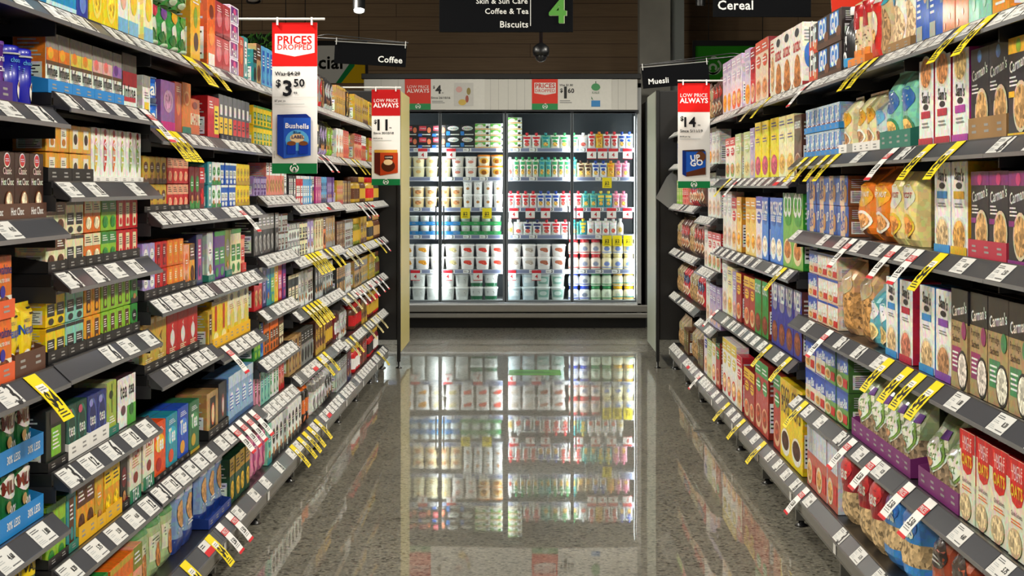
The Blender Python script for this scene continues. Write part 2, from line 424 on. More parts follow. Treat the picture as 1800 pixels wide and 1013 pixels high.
# ---- printed fronts the photograph lets one read
tp('drinkchoc', 'drinking_chocolate_tin', 'tin', 'tin', .085, .125, .085, 'purple', 'purple drinking chocolate tin',
   [('r', 0, .05, 1, .3, '3a1a60'), ('e', .75, .3, .16, .14, 'c9a07a'), ('t', .55, .7, .5, 'Drinking', 'white'), ('t', .6, .54, .46, 'Chocolate', 'white')], lid='6b3aa0', lid_child=1)
tp('bluecan', 'hot_chocolate_canister', 'canister', 'canister', .088, .125, .088, '14189a', 'glossy blue hot chocolate canister',
   [('e', .62, .26, .17, .17, 'f4efe6'), ('e', .62, .34, .13, .06, '8a4a2a'), ('t', .5, .75, .4, 'chocolate', 'sky'), ('b', .3, .56, .7, .66, 3, 'sky'), ('r', 0, .84, 1, .87, 'silver')], lid='1a1fb4', lid_child=1)
tp('hotchoc', 'hot_chocolate_box', 'box', 'box', .098, .13, .075, '3a2018', 'brown hot chocolate box',
   [('e', .5, .88, .2, .11, 'f0efec'), ('e', .5, .88, .17, .09, 'd42a30'), ('b', .38, .85, .62, .91, 2, 'white'), ('t', .5, .72, .55, 'Classic', 'e8dcc8'), ('t', .5, .56, .8, 'Hot Choc', 'f4efe2'),
    ('e', .6, .24, .26, .18, '8a5230'), ('E', .6, .28, .18, .12, 'e8d8b8'), ('r', .1, .06, .4, .09, 'magenta')], side='34201a', sart=[('b', .2, .2, .8, .6, 8, 'tan')])
tp('oval', 'malted_drink_box', 'box', 'box', .1, .118, .07, 'orange', 'orange malted drink pack',
   [('r', 0, 0, 1, .35, 'f0ead8'), ('E', .5, .2, .38, .15, '7a4426'), ('t', .5, .78, .95, 'Ovaltine', '1c2a78'), ('t', .5, .6, .7, 'MALTED DRINK', 'white'), ('e', .4, .42, .16, .1, '2a2a9a')], side='d8581a')
tp('nesq', 'chocolate_powder_pouch', 'pouch', 'bag', .1, .13, .06, 'f0d020', 'yellow chocolate powder pouch',
   [('r', .55, .86, .98, .97, '2a2a28'), ('t', .5, .62, .95, 'Nesquik', '1c4aa8', 0, .05), ('t', .35, .78, .3, 'NESTLE', '1c2a60'), ('e', .75, .25, .22, .2, '6a3418'), ('e', .3, .22, .2, .12, 'f6f4ea'), ('t', .7, .36, .42, 'CHOCOLATE', 'f0efec')], side='8a8a30')
tp('milo', 'malt_powder_pouch', 'pouch', 'bag', .1, .118, .07, '1d6a34', 'green malt powder pouch',
   [('e', .5, .72, .48, .2, 'f0ece0'), ('t', .5, .72, .84, 'MILO', '7a1e14', 0, .06), ('r', .05, .04, .5, .2, '8a4a20'), ('t', .62, .32, .5, '30%', 'white', 0, .05), ('t', .62, .16, .5, 'LESS', 'white'), ('e', .3, .4, .1, .1, 'c8a060')], side='1a4a28')
tp('yvalu', 'malt_powder_tin', 'tin', 'tin', .1, .165, .1, '1f5a30', 'green tin with yellow band',
   [('r', 0, .7, 1, .92, 'f4d41a'), ('t', .5, .81, .5, 'VALUE', '2a2a20', 0, .05), ('e', .5, .45, .4, .14, 'white'), ('t', .5, .45, .6, 'MILO', '7a1e14', 0, .06)], lid='8a8a60', lid_child=1)
for k, c1, c2, lk in (('a', 'ea7a20', 'f4b030', 'orange'), ('b', 'e8d050', 'e89030', 'yellow'), ('c', 'f0b8b0', 'e87a70', 'pink'), ('d', '9a6ab0', '6a3a8a', 'purple'), ('e', 'b01828', 'e04a50', 'red')):
    tp('inf' + k, 'infusion_box', 'box', 'box', .09, .14, .07, 'f2eee6', f'{lk} topped white infusion box',
       [('r', 0, .74, 1, 1, '8e8c86'), ('r', 0, .52, 1, .74, c1), ('e', .35, .66, .24, .1, c2), ('r', 0, .47, 1, .53, '6a4a34'), ('t', .5, .37, .84, 'Infuse', '1e1e20', 0, .04), ('b', .15, .22, .85, .28, 2, 'grey'), ('r', .12, .1, .88, .17, c1)],
       side=c1, top='8e8c86')
tp('darkred', 'herbal_tea_box', 'box', 'box', .15, .165, .08, '5a5650', 'grey red herbal tea box', [('r', .0, 0, 1, .62, 'f0ece4'), ('r', 0, .4, 1, .66, 'a01a28'), ('t', .5, .3, .8, 'Infuse', '1e1e20', 0, .04), ('r', .1, .12, .9, .2, 'b8283a')], side='4a4844')
tp('tallwhite', 'herbal_tea_box', 'box', 'box', .085, .165, .08, 'f0eee8', 'tall white yellow tea box', [('r', 0, .78, 1, 1, '9a9890'), ('r', .2, .3, .8, .5, 'f0c830'), ('e', .5, .2, .25, .14, 'e8a020'), ('b', .2, .56, .8, .7, 3, 'grey')], side='d8d4c8')
tp('tst', 'herbal_tea_box', 'box', 'box', .088, .082, .07, 'e89a28', 'small amber tea box', [('r', .25, .15, .75, .85, 'f4ecd8'), ('b', .32, .55, .68, .75, 3, 'charcoal'), ('e', .5, .34, .16, .13, 'c87818')], side='d88a20')
tp('tst2', 'herbal_tea_box', 'box', 'box', .088, .082, .07, 'f0b048', 'small honey tea box', [('r', .25, .15, .75, .85, 'f4ecd8'), ('e', .5, .5, .18, .2, '3a2a20')], side='d88a20')
for k, c in (('r', 'd83020'), ('o', 'e87828'), ('g', '8ab83a'), ('y', 'e8c830'), ('l', 'b8cc48')):
    tp('wfr' + k, 'fruit_tea_box', 'box', 'box', .077, .125, .07, 'f4f2ea', {'r': 'white box, red fruit', 'o': 'white box, orange fruit', 'g': 'white box, green fruit', 'y': 'white box, yellow fruit', 'l': 'white box, lime fruit'}[k],
       [('e', .5, .92, .16, .07, 'b01828'), ('e', .5, .55, .2, .26, c), ('e', .42, .35, .12, .16, c), ('t', .5, .55, .5, 'TEA', 'white', PI2), ('r', 0, 0, 1, .1, 'e4e0d4'), ('b', .1, .03, .9, .08, 1, 'charcoal')], side='f0ece2', sart=[('e', .6, .7, .3, .18, 'c83028')])
tp('uptin', 'spice_tea_box', 'box', 'box', .15, .15, .09, '16201c', 'black box with green label', [('r', .25, .2, .75, .68, '7ab82a'), ('b', .32, .3, .68, .62, 5, 'white'), ('r', .2, .74, .8, .95, '3a3234')], side='1c1a1c')
tp('dilg', 'leaf_tea_box', 'box', 'box', .085, .15, .08, '1f4a3c', 'dark green patterned tea box', [('e', .5, .55, .42, .38, '2a7a68'), ('e', .5, .55, .34, .3, '1a4438'), ('t', .5, .5, .6, 'tea', 'white'), ('e', .3, .85, .2, .08, 'c05068'), ('e', .7, .2, .16, .08, 'c8687a')], side='1c4034')
tp('dilb', 'leaf_tea_box', 'box', 'box', .085, .15, .08, '2c3a7a', 'dark blue patterned tea box', [('e', .5, .55, .42, .38, '4a5aa8'), ('e', .5, .55, .34, .3, '242e68'), ('t', .5, .5, .6, 'tea', 'white'), ('e', .3, .85, .2, .08, '8a98d0')], side='26306a')
tp('bambu', 'leaf_tea_box', 'box', 'box', .09, .16, .08, 'a8b848', 'lime bamboo print tea box', [('e', .4, .75, .22, .08, '2a3a20'), ('r', .45, .4, .52, .95, '3a5a28'), ('b', .2, .2, .8, .35, 3, 'white')], side='c4c894')
tp('puk', 'organic_tea_box', 'box', 'box', .2, .15, .15, 'f2f0ea', 'white fronted maroon tea box', [('r', .5, 0, 1, .4, '58a840'), ('t', .3, .72, .36, 'tea', '3a3034'), ('t', .74, .72, .3, 'tea', '3a3034'), ('e', .28, .35, .12, .1, '6a3a4a'), ('e', .74, .3, .12, .12, '2a6a30')],
   side='3c1c26', sart=[('b', .1, .1, .9, .9, 14, '6a4a50')])
tp('lan', 'loose_tea_box', 'box', 'box', .13, .17, .09, 'e8e0cc', 'cream green base tea box', [('r', 0, 0, 1, .24, '1f7a58'), ('t', .5, .9, .7, 'TEA', 'b03038', 0, .04), ('e', .5, .42, .2, .1, '8a3028'), ('t', .5, .12, .6, 'TEA', 'white'), ('b', .2, .6, .8, .8, 4, 'tan')], side='d8ccb0')
for k, b0, c, lk in (('1', 'c8a038', 'e0c468', 'gold'), ('2', 'c01c1c', 'e8e0dc', 'red')):
    tp('ner' + k, 'tea_bag_box', 'box', 'box', .145, .2, .08, b0, f'tall {lk} tea bag box', [('e', .5, .42, .2, .15, c), ('t', .5, .42, .55, 'NERADA' if k == '2' else 'TEA', 'white' if k == '2' else '6a4a18', PI2, .03), ('r', .1, .88, .9, .96, 'f0d8a0'), ('b', .2, .1, .8, .25, 4, 'cream')], side=c if k == '1' else 'a01818')
tp('ytea', 'tea_bag_box', 'box', 'box', .14, .215, .08, 'f0c81c', 'tall yellow tea bag box', [('r', 0, .8, 1, 1, 'b8a890'), ('r', .38, .3, .62, .78, 'c83820'), ('e', .5, .18, .3, .1, 'f8e8a0'), ('b', .15, .84, .85, .94, 3, 'charcoal')], side='e0b818')
tp('ytea2', 'tea_bag_box', 'box', 'box', .14, .215, .08, 'f0e6bc', 'cream yellow swirl tea box', [('r', 0, 0, 1, .3, 'f0c81c'), ('e', .6, .4, .3, .22, 'e8d060'), ('e', .5, .85, .2, .07, '5a4a30'), ('b', .2, .6, .8, .72, 3, 'tan')], side='e8d878')
for k, b0, c1, c2, lk in (('or', 'e8501c', 'f4c020', 'b01818', 'orange'), ('tl', '1f8ea8', '38b8d0', 'e04a28', 'teal'), ('bl', '1f4cb8', '4a88e0', 'e8a030', 'royal blue'), ('gn', '2c6a44', '4a9a60', 'c8a030', 'bottle green')):
    tp('tt' + k, 'tea_bag_box', 'box', 'box', .15, .22, .09, b0, f'{lk} tall tea box', [('e', .5, .62, .38, .16, c1), ('t', .5, .62, .6, 'Tea', 'white', 0, .05), ('e', .4, .25, .22, .12, c2), ('b', .2, .82, .8, .92, 3, 'white'), ('r', 0, 0, 1, .06, c2)], side=b0)
tp('krafto', 'organic_tea_box', 'box', 'box', .19, .2, .1, 'b8935c', 'kraft box with black oval', [('r', .25, .2, .75, .88, '241e1a'), ('e', .5, .5, .16, .25, 'c8542c'), ('e', .5, .5, .12, .2, 'e8c89a')], side='b08a54')
tp('blacko', 'organic_tea_box', 'box', 'box', .15, .2, .1, '26262a', 'black box with red bottle', [('r', .2, .2, .8, .85, '34343a'), ('e', .5, .5, .18, .25, '8a3a34'), ('e', .5, .5, .11, .17, 'd8c8c0')], side='1c1c20')
tp('blw', 'coffee_bag_box', 'box', 'box', .13, .19, .09, '8fb0d4', 'pale blue coffee bag box', [('r', 0, .75, 1, 1, 'c8d8e8'), ('e', .5, .45, .3, .2, 'e8eef4'), ('b', .2, .25, .8, .6, 5, 'blue'), ('r', 0, 0, 1, .1, '4a6a98')], side='6a98c8')
tp('grnpk', 'tea_bag_packet', 'packet', 'bag', .17, .17, .1, 'a8c088', 'pale green tea bag packet', [('r', .1, .3, .9, .7, 'd8dcc0'), ('E', .6, .35, .25, .2, 'b8743a'), ('r', 0, .85, 1, 1, '4a8a50'), ('b', .2, .5, .8, .66, 3, 'dark_green')], side='3a7a44', pinch=.1)
tp('blupk', 'tea_bag_packet', 'packet', 'bag', .13, .22, .09, '7a98c0', 'blue silver tea bag packet', [('r', 0, 0, 1, .2, '1c3a8a'), ('E', .5, .5, .35, .18, 'b88a58'), ('r', .1, .72, .9, .92, 'c8d4e0'), ('b', .2, .25, .8, .35, 2, 'white')], side='2a4a98', pinch=.12)
# left top shelf
tp('ubl', 'iced_tea_box', 'box', 'box', .24, .15, .1, '1a90c8', 'wide sky blue tea box', [('r', 0, 0, 1, .12, 'c8e8f4'), ('e', .3, .5, .14, .2, '7ad0e8'), ('b', .5, .4, .9, .8, 4, 'white')], side='1478b0')
tp('udb', 'iced_tea_box', 'box', 'box', .1, .15, .09, '2438a0', 'small dark blue tea box', [('b', .15, .5, .85, .85, 4, 'white'), ('e', .5, .25, .3, .15, '6a88d8')], side='182878')
tp('uye', 'lemon_tea_box', 'box', 'box', .135, .2, .09, 'f4d018', 'bright yellow lemon tea box', [('e', .5, .3, .32, .22, 'f8e468'), ('E', .5, .3, .24, .16, 'f4c830'), ('b', .2, .6, .8, .85, 4, 'b08a10')], side='e0b810')
tp('uwr', 'iced_tea_sachet_box', 'box', 'box', .105, .21, .09, 'f2eee6', 'white sachet box, red roundel', [('r', 0, 0, 1, .2, '7ab8e0'), ('e', .5, .76, .34, .12, 'd83040'), ('e', .5, .44, .3, .14, 'f4b8a0'), ('b', .25, .72, .75, .8, 2, 'white')], side='e8e0d4')
tp('uwy', 'iced_tea_sachet_box', 'box', 'box', .105, .21, .09, 'f6ecc0', 'cream sachet box, red roundel', [('r', 0, 0, 1, .2, '8ac0e0'), ('e', .5, .76, .34, .12, 'd83040'), ('e', .5, .44, .34, .16, 'f4d040')], side='f0dc80')
for k, c in (('r', 'd02848'), ('p', '7a4a9a'), ('y', 'e8b020'), ('g', '58a040')):
    tp('leaf' + k, 'sweetener_bag', 'bag', 'bag', .125, .13, .08, '2f8a3c', {'r': 'green bag, crimson tulip print', 'p': 'green bag, purple flower print', 'y': 'green bag, yellow flower print', 'g': 'green bag, leafy pale print'}[k],
       [('e', .5, .8, .28, .13, c), ('e', .5, .45, .3, .2, 'e4ecd8'), ('e', .3, .3, .18, .12, '1c6a2c'), ('e', .7, .3, .16, .14, '8ac068'), ('e', .5, .1, .35, .07, 'c8dcc0')], side='1c6a2c', pinch=.12)
tp('uyb', 'muesli_bar_box', 'box', 'box', .15, .2, .1, 'e8b428', 'amber box, green olive picture', [('e', .55, .3, .25, .14, '2a2a1a'), ('e', .5, .66, .2, .16, '8aa838'), ('b', .2, .85, .8, .95, 2, 'white')], side='c88a20')
tp('utr', 'sweetener_box', 'box', 'box', .14, .25, .1, 'f0eae2', 'tall white red arrow box', [('r', .1, .02, .9, .3, 'd82a24'), ('r', .1, .5, .9, .6, 'd82a24'), ('t', .5, .8, .7, 'TEA', 'a82a24', PI2), ('b', .2, .32, .8, .46, 3, 'd82a24')], side='d8a890')
tp('uor', 'sweetener_box', 'box', 'box', .13, .25, .1, 'e8641c', 'tall orange sweetener box', [('e', .5, .7, .3, .09, '7a2810'), ('e', .5, .4, .34, .12, 'f49030'), ('r', .1, .02, .9, .18, 'f0ece4')], side='c85018')
tp('ure', 'rooibos_tea_box', 'box', 'box', .13, .11, .1, 'a83038', 'crimson filmed tea box', [('e', .5, .5, .34, .24, 'd87078'), ('b', .2, .7, .8, .9, 3, 'e8c8c0'), ('r', 0, 0, 1, .1, '781820')], side='8a2028')
tp('upu', 'chai_sachet_box', 'box', 'box', .17, .058, .12, 'f0e4f0', 'white framed purple chai box', [('r', .1, .1, .9, .92, '6a2478'), ('t', .5, .3, .6, 'CHAI', 'white', 0, .03), ('e', .5, .68, .16, .18, 'd84888')], side='c8b8d0')
# left second shelf C/D
tp('cyl', 'drink_powder_tin', 'tin', 'tin', .12, .085, .12, '1f5ab8', 'blue silver drink powder tin', [('r', 0, .35, 1, .75, '1878d8'), ('t', .5, .55, .6, 'value', 'white', 0, .04), ('r', 0, 0, 1, .2, '3a4a68')], lid='3a5a88', lid_child=1)
tp('cpu', 'gift_tea_box', 'box', 'box', .18, .17, .1, '8a5a98', 'mauve box with magenta base', [('r', 0, 0, 1, .2, 'c8207c'), ('e', .5, .6, .35, .22, 'b890b0'), ('E', .5, .6, .25, .16, 'a87898')], side='6a4078')
tp('cre', 'gift_tea_box', 'box', 'box', .1, .18, .1, 'b8402c', 'brick red gift tea box', [('e', .5, .55, .3, .2, 'd87848'), ('b', .2, .8, .8, .92, 3, 'cream')], side='982c20')
tp('cor', 'gift_tea_box', 'box', 'box', .12, .185, .1, 'd87a38', 'copper round seal tea box', [('e', .5, .7, .36, .14, 'e8b070'), ('e', .5, .7, .24, .1, 'c86028'), ('r', 0, 0, 1, .15, '3a7a6a')], side='b85c28')
tp('col', 'chai_box', 'box', 'box', .15, .13, .1, 'd86a30', 'orange chai box cream band', [('r', 0, .3, 1, .6, 'e8d8b8'), ('t', .5, .45, .7, 'CHAI', 'c85020', 0, .04), ('e', .5, .82, .25, .1, '8a2818')], side='b85428')
tp('cwh', 'chai_box', 'box', 'box', .13, .135, .1, 'f0e6d0', 'ivory chai box', [('e', .5, .55, .3, .25, 'd8b890'), ('b', .25, .15, .75, .3, 3, 'brown')], side='e0d0b0')
tp('cred', 'tea_tin', 'tin', 'box', .2, .17, .09, 'c81820', 'bright red open tea caddy', [('r', .55, .12, .95, .8, 'f0d428'), ('b', .6, .2, .9, .7, 5, 'charcoal'), ('b', .1, .7, .45, .9, 3, 'white')], side='a81018')
for k, c in (('y', 'f0c020'), ('r', 'd83838'), ('m', 'b02838')):
    tp('gp' + k, 'coffee_pod_box', 'box', 'box', .083, .185, .08, '5a5c60', {'y': 'grey pod box, yellow panel', 'r': 'grey pod box, red panel', 'm': 'grey pod box, crimson panel'}[k],
       [('r', .1, .12, .9, .5, c), ('r', .25, .55, .75, .78, 'e4e2dc'), ('r', 0, 0, 1, .07, '222224'), ('b', .3, .25, .7, .4, 2, 'charcoal')], side='3e4044', top='8a8c90')
# right: readable ones
def carm(key, c1, c2, w, h, lk, por=False):
    if por:
        art = [('r', 0, .68, 1, 1, '34302a'), ('t', .5, .8, .86, "Carman's", 'f4f2ee', .12, .03), ('r', 0, 0, 1, .68, 'b09468'), ('t', .32, .6, .5, 'Porridge', '4a3a28'), ('t', .32, .5, .44, 'Sachets', '4a3a28'),
               ('r', .08, .16, .62, .42, c1), ('b', .12, .2, .5, .38, 4, 'white'), ('e', .72, .2, .3, .2, '3a3430'), ('E', .72, .2, .26, .17, c2), ('e', .82, .6, .14, .09, c1)]
    else:
        art = [('r', 0, .84, 1, 1, c1), ('t', .5, .74, .86, "Carman's", 'f4f2ee', .12, .03), ('e', .5, .91, .12, .07, c2), ('b', .08, .5, .5, .62, 3, 'white'), ('e', .62, .3, .36, .26, 'd8c8a8'), ('E', .62, .3, .31, .22, 'c89a60'), ('r', 0, 0, 1, .04, c1), ('r', .06, .4, .34, .46, c1)]
    tp(key, 'porridge_box' if por else 'muesli_box', 'box', 'box', w, h, .075, '2c2a30', lk, art, side='26242a', sart=[('t', .5, .5, .7, 'MUESLI', c1, PI2)] if not por else [('r', 0, 0, 1, .66, 'a08860')])
carm('carb', '2c2a30', '5a88c8', .15, .2, 'black muesli box, blue seal')
carm('cary', 'f0b828', '9ab828', .15, .2, 'black muesli box, yellow top')
carm('carp', '8a2a78', 'd8407a', .15, .195, 'black muesli box, purple top')
carm('porp', '9a3a6a', 'e8dcd0', .155, .215, 'kraft black porridge box, plum', True)
carm('porg', '4a8a5a', 'e8e4d0', .155, .215, 'kraft black porridge box, green', True)
def sam(key, c, lk, food='c8a070', top=True, w=.152, h=.2):
    art = [('e', .5, .84 if top else .2, .44, .2, 'e8ddc8'), ('E', .5, .84 if top else .2, .38, .17, food), ('t', .5, .56 if top else .86, .56, "Sam's", '1e1c1e', -.06, .05), ('e', .5, .45 if top else .74, .18, .035, '26242a'),
           ('r', .18, .32 if top else .6, .82, .4 if top else .68, c), ('b', .25, .2 if top else .5, .75, .28 if top else .56, 2, 'grey'), ('r', 0, 0, 1, .09, c)]
    tp(key, 'granola_box', 'box', 'box', w, h, .075, 'f4f2ee', lk, art, side=c, sart=[('t', .5, .5, .7, 'GRANOLA', 'f4e8ec', PI2, .03)])
sam('samr', 'c02440', 'white granola box, crimson side', 'd08a50')
sam('samp', 'b83aa0', 'white granola box, magenta side', 'c8a868')
sam('samb', '3a90d0', 'white granola box, azure side', 'd8b888', False)
sam('samy', 'e8b020', 'white granola box, amber side', 'd8a050', False)
sam('samr2', 'c02440', 'white granola box, crimson base', 'c87860', False)
sam('samv', '8a4aa8', 'white granola box, violet side', 'b88860', False)
tp('oats', 'oats_box', 'box', 'box', .13, .25, .08, 'ece2cc', 'red capped rolled oats box',
   [('r', 0, .78, 1, 1, 'd81820'), ('p', [(.12, 1), (.88, 1), (.88, .66), (.76, .56), (.5, .52), (.24, .56), (.12, .66)], 'e02020'), ('t', .5, .9, .6, 'UNCLE', 'f8d8d0', 0, .03), ('t', .5, .83, .6, 'TOBYS', 'f8d8d0', 0, .03), ('t', .5, .68, .68, 'OATS', 'f8c828', 0, .06), ('t', .5, .45, .6, 'Quick Sachets', '4a3a38'),
    ('b', .2, .34, .8, .4, 2, 'orange'), ('e', .42, .16, .38, .15, 'd8b890'), ('E', .42, .17, .32, .12, 'e8d0a0')], side='c8141c', top='c8141c', sart=[('r', 0, 0, 1, .45, 'e0d2b8'), ('t', .5, .25, .35, 'HALF', 'b02020', PI2)])
def weet(key, c1, c2, w, h, d, lk, t1='Weet-Bix', nm='wheat_biscuit_box'):
    tp(key, nm, 'box', 'box', w, h, d, c2, lk, [('r', 0, .5, 1, 1, c1), ('t', .5, .62, .86, t1, 'f6f4f0', .1, .05), ('r', 0, .9, 1, 1, '2a4aa8'), ('e', .3, .22, .28, .18, 'e8d8b8'), ('E', .3, .22, .22, .13, 'd09a58'), ('r', .6, .1, .95, .35, 'd82c28')], side=c1)
weet('wb', '2a50b8', 'e8d8c8', .2, .12, .09, 'blue wheat biscuit box')
weet('wg', '3a60b8', '6a9a48', .2, .12, .12, 'green sided wheat biscuit box')
T['wg']['side'] = '3f6a2c'
weet('wbig', 'd8dce8', 'c86858', .2, .24, .12, 'large white wheat biscuit box')
weet('wbites', 'f0dcc8', 'e8b898', .19, .085, .08, 'peach biscuit bites box', 'Bites')
weet('wsm', '3050b0', 'e8c8b8', .185, .085, .08, 'small blue biscuit box')
tp('upgo', 'breakfast_drink_pack', 'box', 'box', .095, .082, .06, '5a8ac8', 'small blue breakfast drink carton', [('r', 0, 0, 1, .3, '8a3a38'), ('t', .5, .68, .7, 'UP', 'f2f4f8', .15, .05), ('t', .5, .42, .7, 'GO', 'f2f4f8', .15, .05), ('r', 0, .9, 1, 1, 'c8d4e4')], side='88a8d0')
tp('upgo2', 'breakfast_drink_pack', 'box', 'box', .195, .105, .08, '3a5ca8', 'peach blue breakfast drink pack', [('r', .35, 0, .75, 1, 'e8c0a0'), ('t', .52, .6, .36, 'UP', '3050a8', .1, .05), ('t', .56, .36, .36, 'GO', '3050a8', .1, .05), ('e', .85, .4, .12, .3, 'c88a50'), ('t', .17, .6, .25, 'UP', 'white', .1, .05)], side='8a5030')
tp('brtray', 'protein_drink_box', 'box', 'box', .23, .125, .09, '3a2c28', 'brown box, blue lettered top', [('r', .1, .3, .8, .95, '3a80d8'), ('t', .45, .62, .6, 'GO', 'white', 0, .07), ('e', .8, .3, .18, .18, '7a4a30'), ('r', 0, 0, 1, .18, '5a3a2a')], side='2a201e')
tp('redfit', 'protein_drink_box', 'box', 'box', .18, .115, .09, 'd8482c', 'red box, dark lettered band', [('r', 0, .45, 1, 1, '3a3a40'), ('t', .5, .7, .7, 'Fit', 'f0f0f0', 0, .06), ('e', .75, .25, .15, .12, 'e8a070')], side='a83420')
tp('bill', 'protein_shake_bottle', 'bottle', 'bottle', .1, .2, .08, '1c1c20', 'black shake bottle, white cap', [('t', .5, .42, .55, 'BILL', 'f4f4f4', PI2, .05), ('r', 0, 0, 1, .2, '3a98d0')], lid='f0f0ee', lid_child=1)
tp('rcrate', 'snack_bag', 'bag', 'bag', .13, .21, .08, 'e0c8a0', 'tan snack bag, red top', [('r', .0, .72, 1, .98, 'b81c24'), ('r', .2, .55, .8, .72, 'c02028'), ('b', .15, .3, .85, .5, 4, 'brown'), ('r', .1, .1, .9, .25, 'e88a38')], side='e08a48', seal='b81c24', pinch=.08)
tp('granbag', 'granola_bag', 'bag', 'bag', .15, .24, .08, 'f0ece4', 'white bag of pale granola', [('E', .5, .3, .42, .24, 'd8b890'), ('r', .1, .72, .9, .94, 'f4f2ee'), ('b', .2, .76, .8, .9, 3, 'navy'), ('e', .3, .6, .16, .07, '4aa0d0')], side='d8c8b0')
tp('clearbag', 'nut_bag', 'bag', 'bag', .15, .2, .08, 'c8b088', 'clear bag of mixed nuts', [('E', .5, .4, .4, .3, 'a8845a'), ('e', .5, .82, .3, .08, '4ab0c8')], side='b8a080')
tp('snack_r', 'snack_bag', 'bag', 'bag', .14, .21, .08, 'd02a24', 'red snack bag, white star', [('e', .5, .5, .34, .2, 'f0e0c8'), ('E', .5, .35, .2, .1, 'd8a060'), ('r', .1, .8, .9, .94, 'f0e8e0')], side='b01c1c')
tp('blbar', 'cereal_bar_box', 'box', 'box', .145, .2, .1, '1f5cc0', 'royal blue cereal bar box', [('b', .1, .3, .4, .9, 8, 'white'), ('e', .72, .68, .18, .2, 'c8b090'), ('r', .08, .04, .5, .22, 'b8b4a8'), ('r', .85, .4, 1, 1, '8a98a8')], side='1848a0')
tp('pebar', 'cereal_bar_box', 'box', 'box', .112, .2, .1, 'e8946c', 'peach cereal bar box', [('r', .3, .4, .7, .98, '8a7a68'), ('E', .5, .68, .17, .26, 'a89878'), ('e', .6, .2, .06, .04, 'f4d8c8'), ('e', .2, .1, .06, .04, 'f4d8c8')], side='d87a54')
tp('mibar', 'cereal_bar_box', 'box', 'box', .1, .2, .1, '8cccb4', 'mint cereal bar box', [('r', .2, .45, .7, .98, '6a4838'), ('E', .45, .7, .2, .24, 'c86a50'), ('e', .5, .22, .14, .07, 'b8e0d0')], side='78b8a0')
tp('orbar', 'cereal_bar_box', 'box', 'box', .12, .2, .1, 'f0941c', 'bright orange cereal bar box', [('E', .5, .6, .3, .2, 'e8b060'), ('b', .2, .1, .8, .3, 3, 'white')], side='e08414')
tp('anz', 'cereal_box', 'box', 'box', .235, .235, .07, 'f0e8dc', 'white box with biscuit stack', [('e', .45, .88, .22, .07, '3a3a40'), ('t', .45, .66, .7, 'anzac', 'c03038', 0, .04), ('E', .5, .28, .3, .26, 'b8743a'), ('E', .5, .12, .38, .1, 'a8642e')], side='e8dcd0', sart=[('r', 0, 0, 1, .1, 'a02a30'), ('e', .4, .5, .3, .2, '3a70c8'), ('b', .1, .7, .9, .9, 4, 'grey')])
tp('dkside', 'cereal_box', 'box', 'box', .12, .235, .12, 'e8dcc8', 'cream box, navy printed side', [('E', .5, .4, .4, .3, 'c89868'), ('b', .1, .75, .9, .95, 3, 'red')], side='141c3c', sart=[('b', .1, .1, .9, .5, 9, '5a88c0'), ('t', .5, .85, .7, 'Bix', 'white')])
def cer(key, b0, c1, c2, food, lk, w=.2, h=.29, txt=None, side=None, tc='white'):
    art = [('r', 0, .8, 1, 1, c1), ('e', .5, .22, .42, .17, c2), ('E', .5, .24, .34, .12, food), ('e', .55, .66, .34, .1, c1)]
    if txt: art += [('t', .5, .84, .8, txt[0], tc, 0, .05)] + ([('t', .5, .68, .7, txt[1], tc, 0, .05)] if len(txt) > 1 else [])
    else: art += [('b', .2, .62, .8, .72, 2, tc), ('b', .15, .84, .85, .94, 2, tc)]
    tp(key, 'cereal_box', 'box', 'box', w, h, .06, b0, lk, art, side=side or c1)
cer('clil', 'd8c8d8', 'c0a8c8', 'f0a828', 'e89028', 'lilac and orange cereal box', .19, .26)
cer('clil2', 'e4d4dc', 'd0b8cc', 'e86840', 'e0a060', 'pale pink cereal box', .19, .26)
cer('credc', 'c8202c', 'a01824', 'e8c8b0', 'd08a60', 'deep red cereal box', .17, .25)
cer('cpea', 'ecd2b8', 'd85a40', 'e8b088', 'c88050', 'peach cereal box, red top', .2, .26, side='8a1c24')
cer('cher', '5a3424', '4a2a20', 'c8a890', '7a4a30', 'chocolate brown cereal box', .19, .27, ('HERSHEY',), side='4a2a1e')
cer('cpy', 'f0e8b8', 'e8dc98', 'e8c868', 'd8a858', 'pale yellow cereal box', .2, .27, tc='5a4a8a', side='e8e0b0')
cer('cyel', 'f0dc20', 'e8cc18', 'c0306a', 'c85a70', 'bright yellow cereal box', .2, .27, tc='4a2a80', side='e8d010')
cer('clav', 'c0b0cc', 'a890c0', 'e8c0b0', 'c89090', 'lavender cereal box', .17, .27)
cer('cpg', 'd8dcb0', 'c0cc88', 'e8d8a0', 'c8b070', 'pale green cereal box', .24, .235, side='d8c8a0')
cer('cwr', 'f0e4da', 'd03030', '8ab060', 'c88a60', 'white cereal box, red top', .2, .23, side='b02428')
cer('cgre', '7ab04a', '4a9a38', 'e8d0a0', 'b8743a', 'leaf green cereal box', .23, .3, ('CO',), side='2a8a30')
cer('cbub', '3a7ad0', '2a5cb8', 'f0f4f8', 'e8d8c0', 'blue rice cereal box', .185, .275, ('RICE', 'BUBBLES'), side='2048a0')
cer('ckel', 'e8dce4', '4a50b0', 'e8c0a8', 'd8a078', 'white violet cereal box', .185, .28, side='c0b0d0')
cer('ccrn', 'f0c868', 'e8a838', 'f4e8c8', 'e8a030', 'golden flakes cereal box', .18, .28, side='d89028')
cer('ccrr', 'ecd8c0', 'd83040', 'f0c890', 'd89850', 'cream box, scarlet top', .19, .28, side='b82030')
cer('cwhi', 'e8e4dc', 'c8c8c8', 'e0c0b0', 'c8a890', 'off-white cereal box', .2, .28, side='d8d4cc')
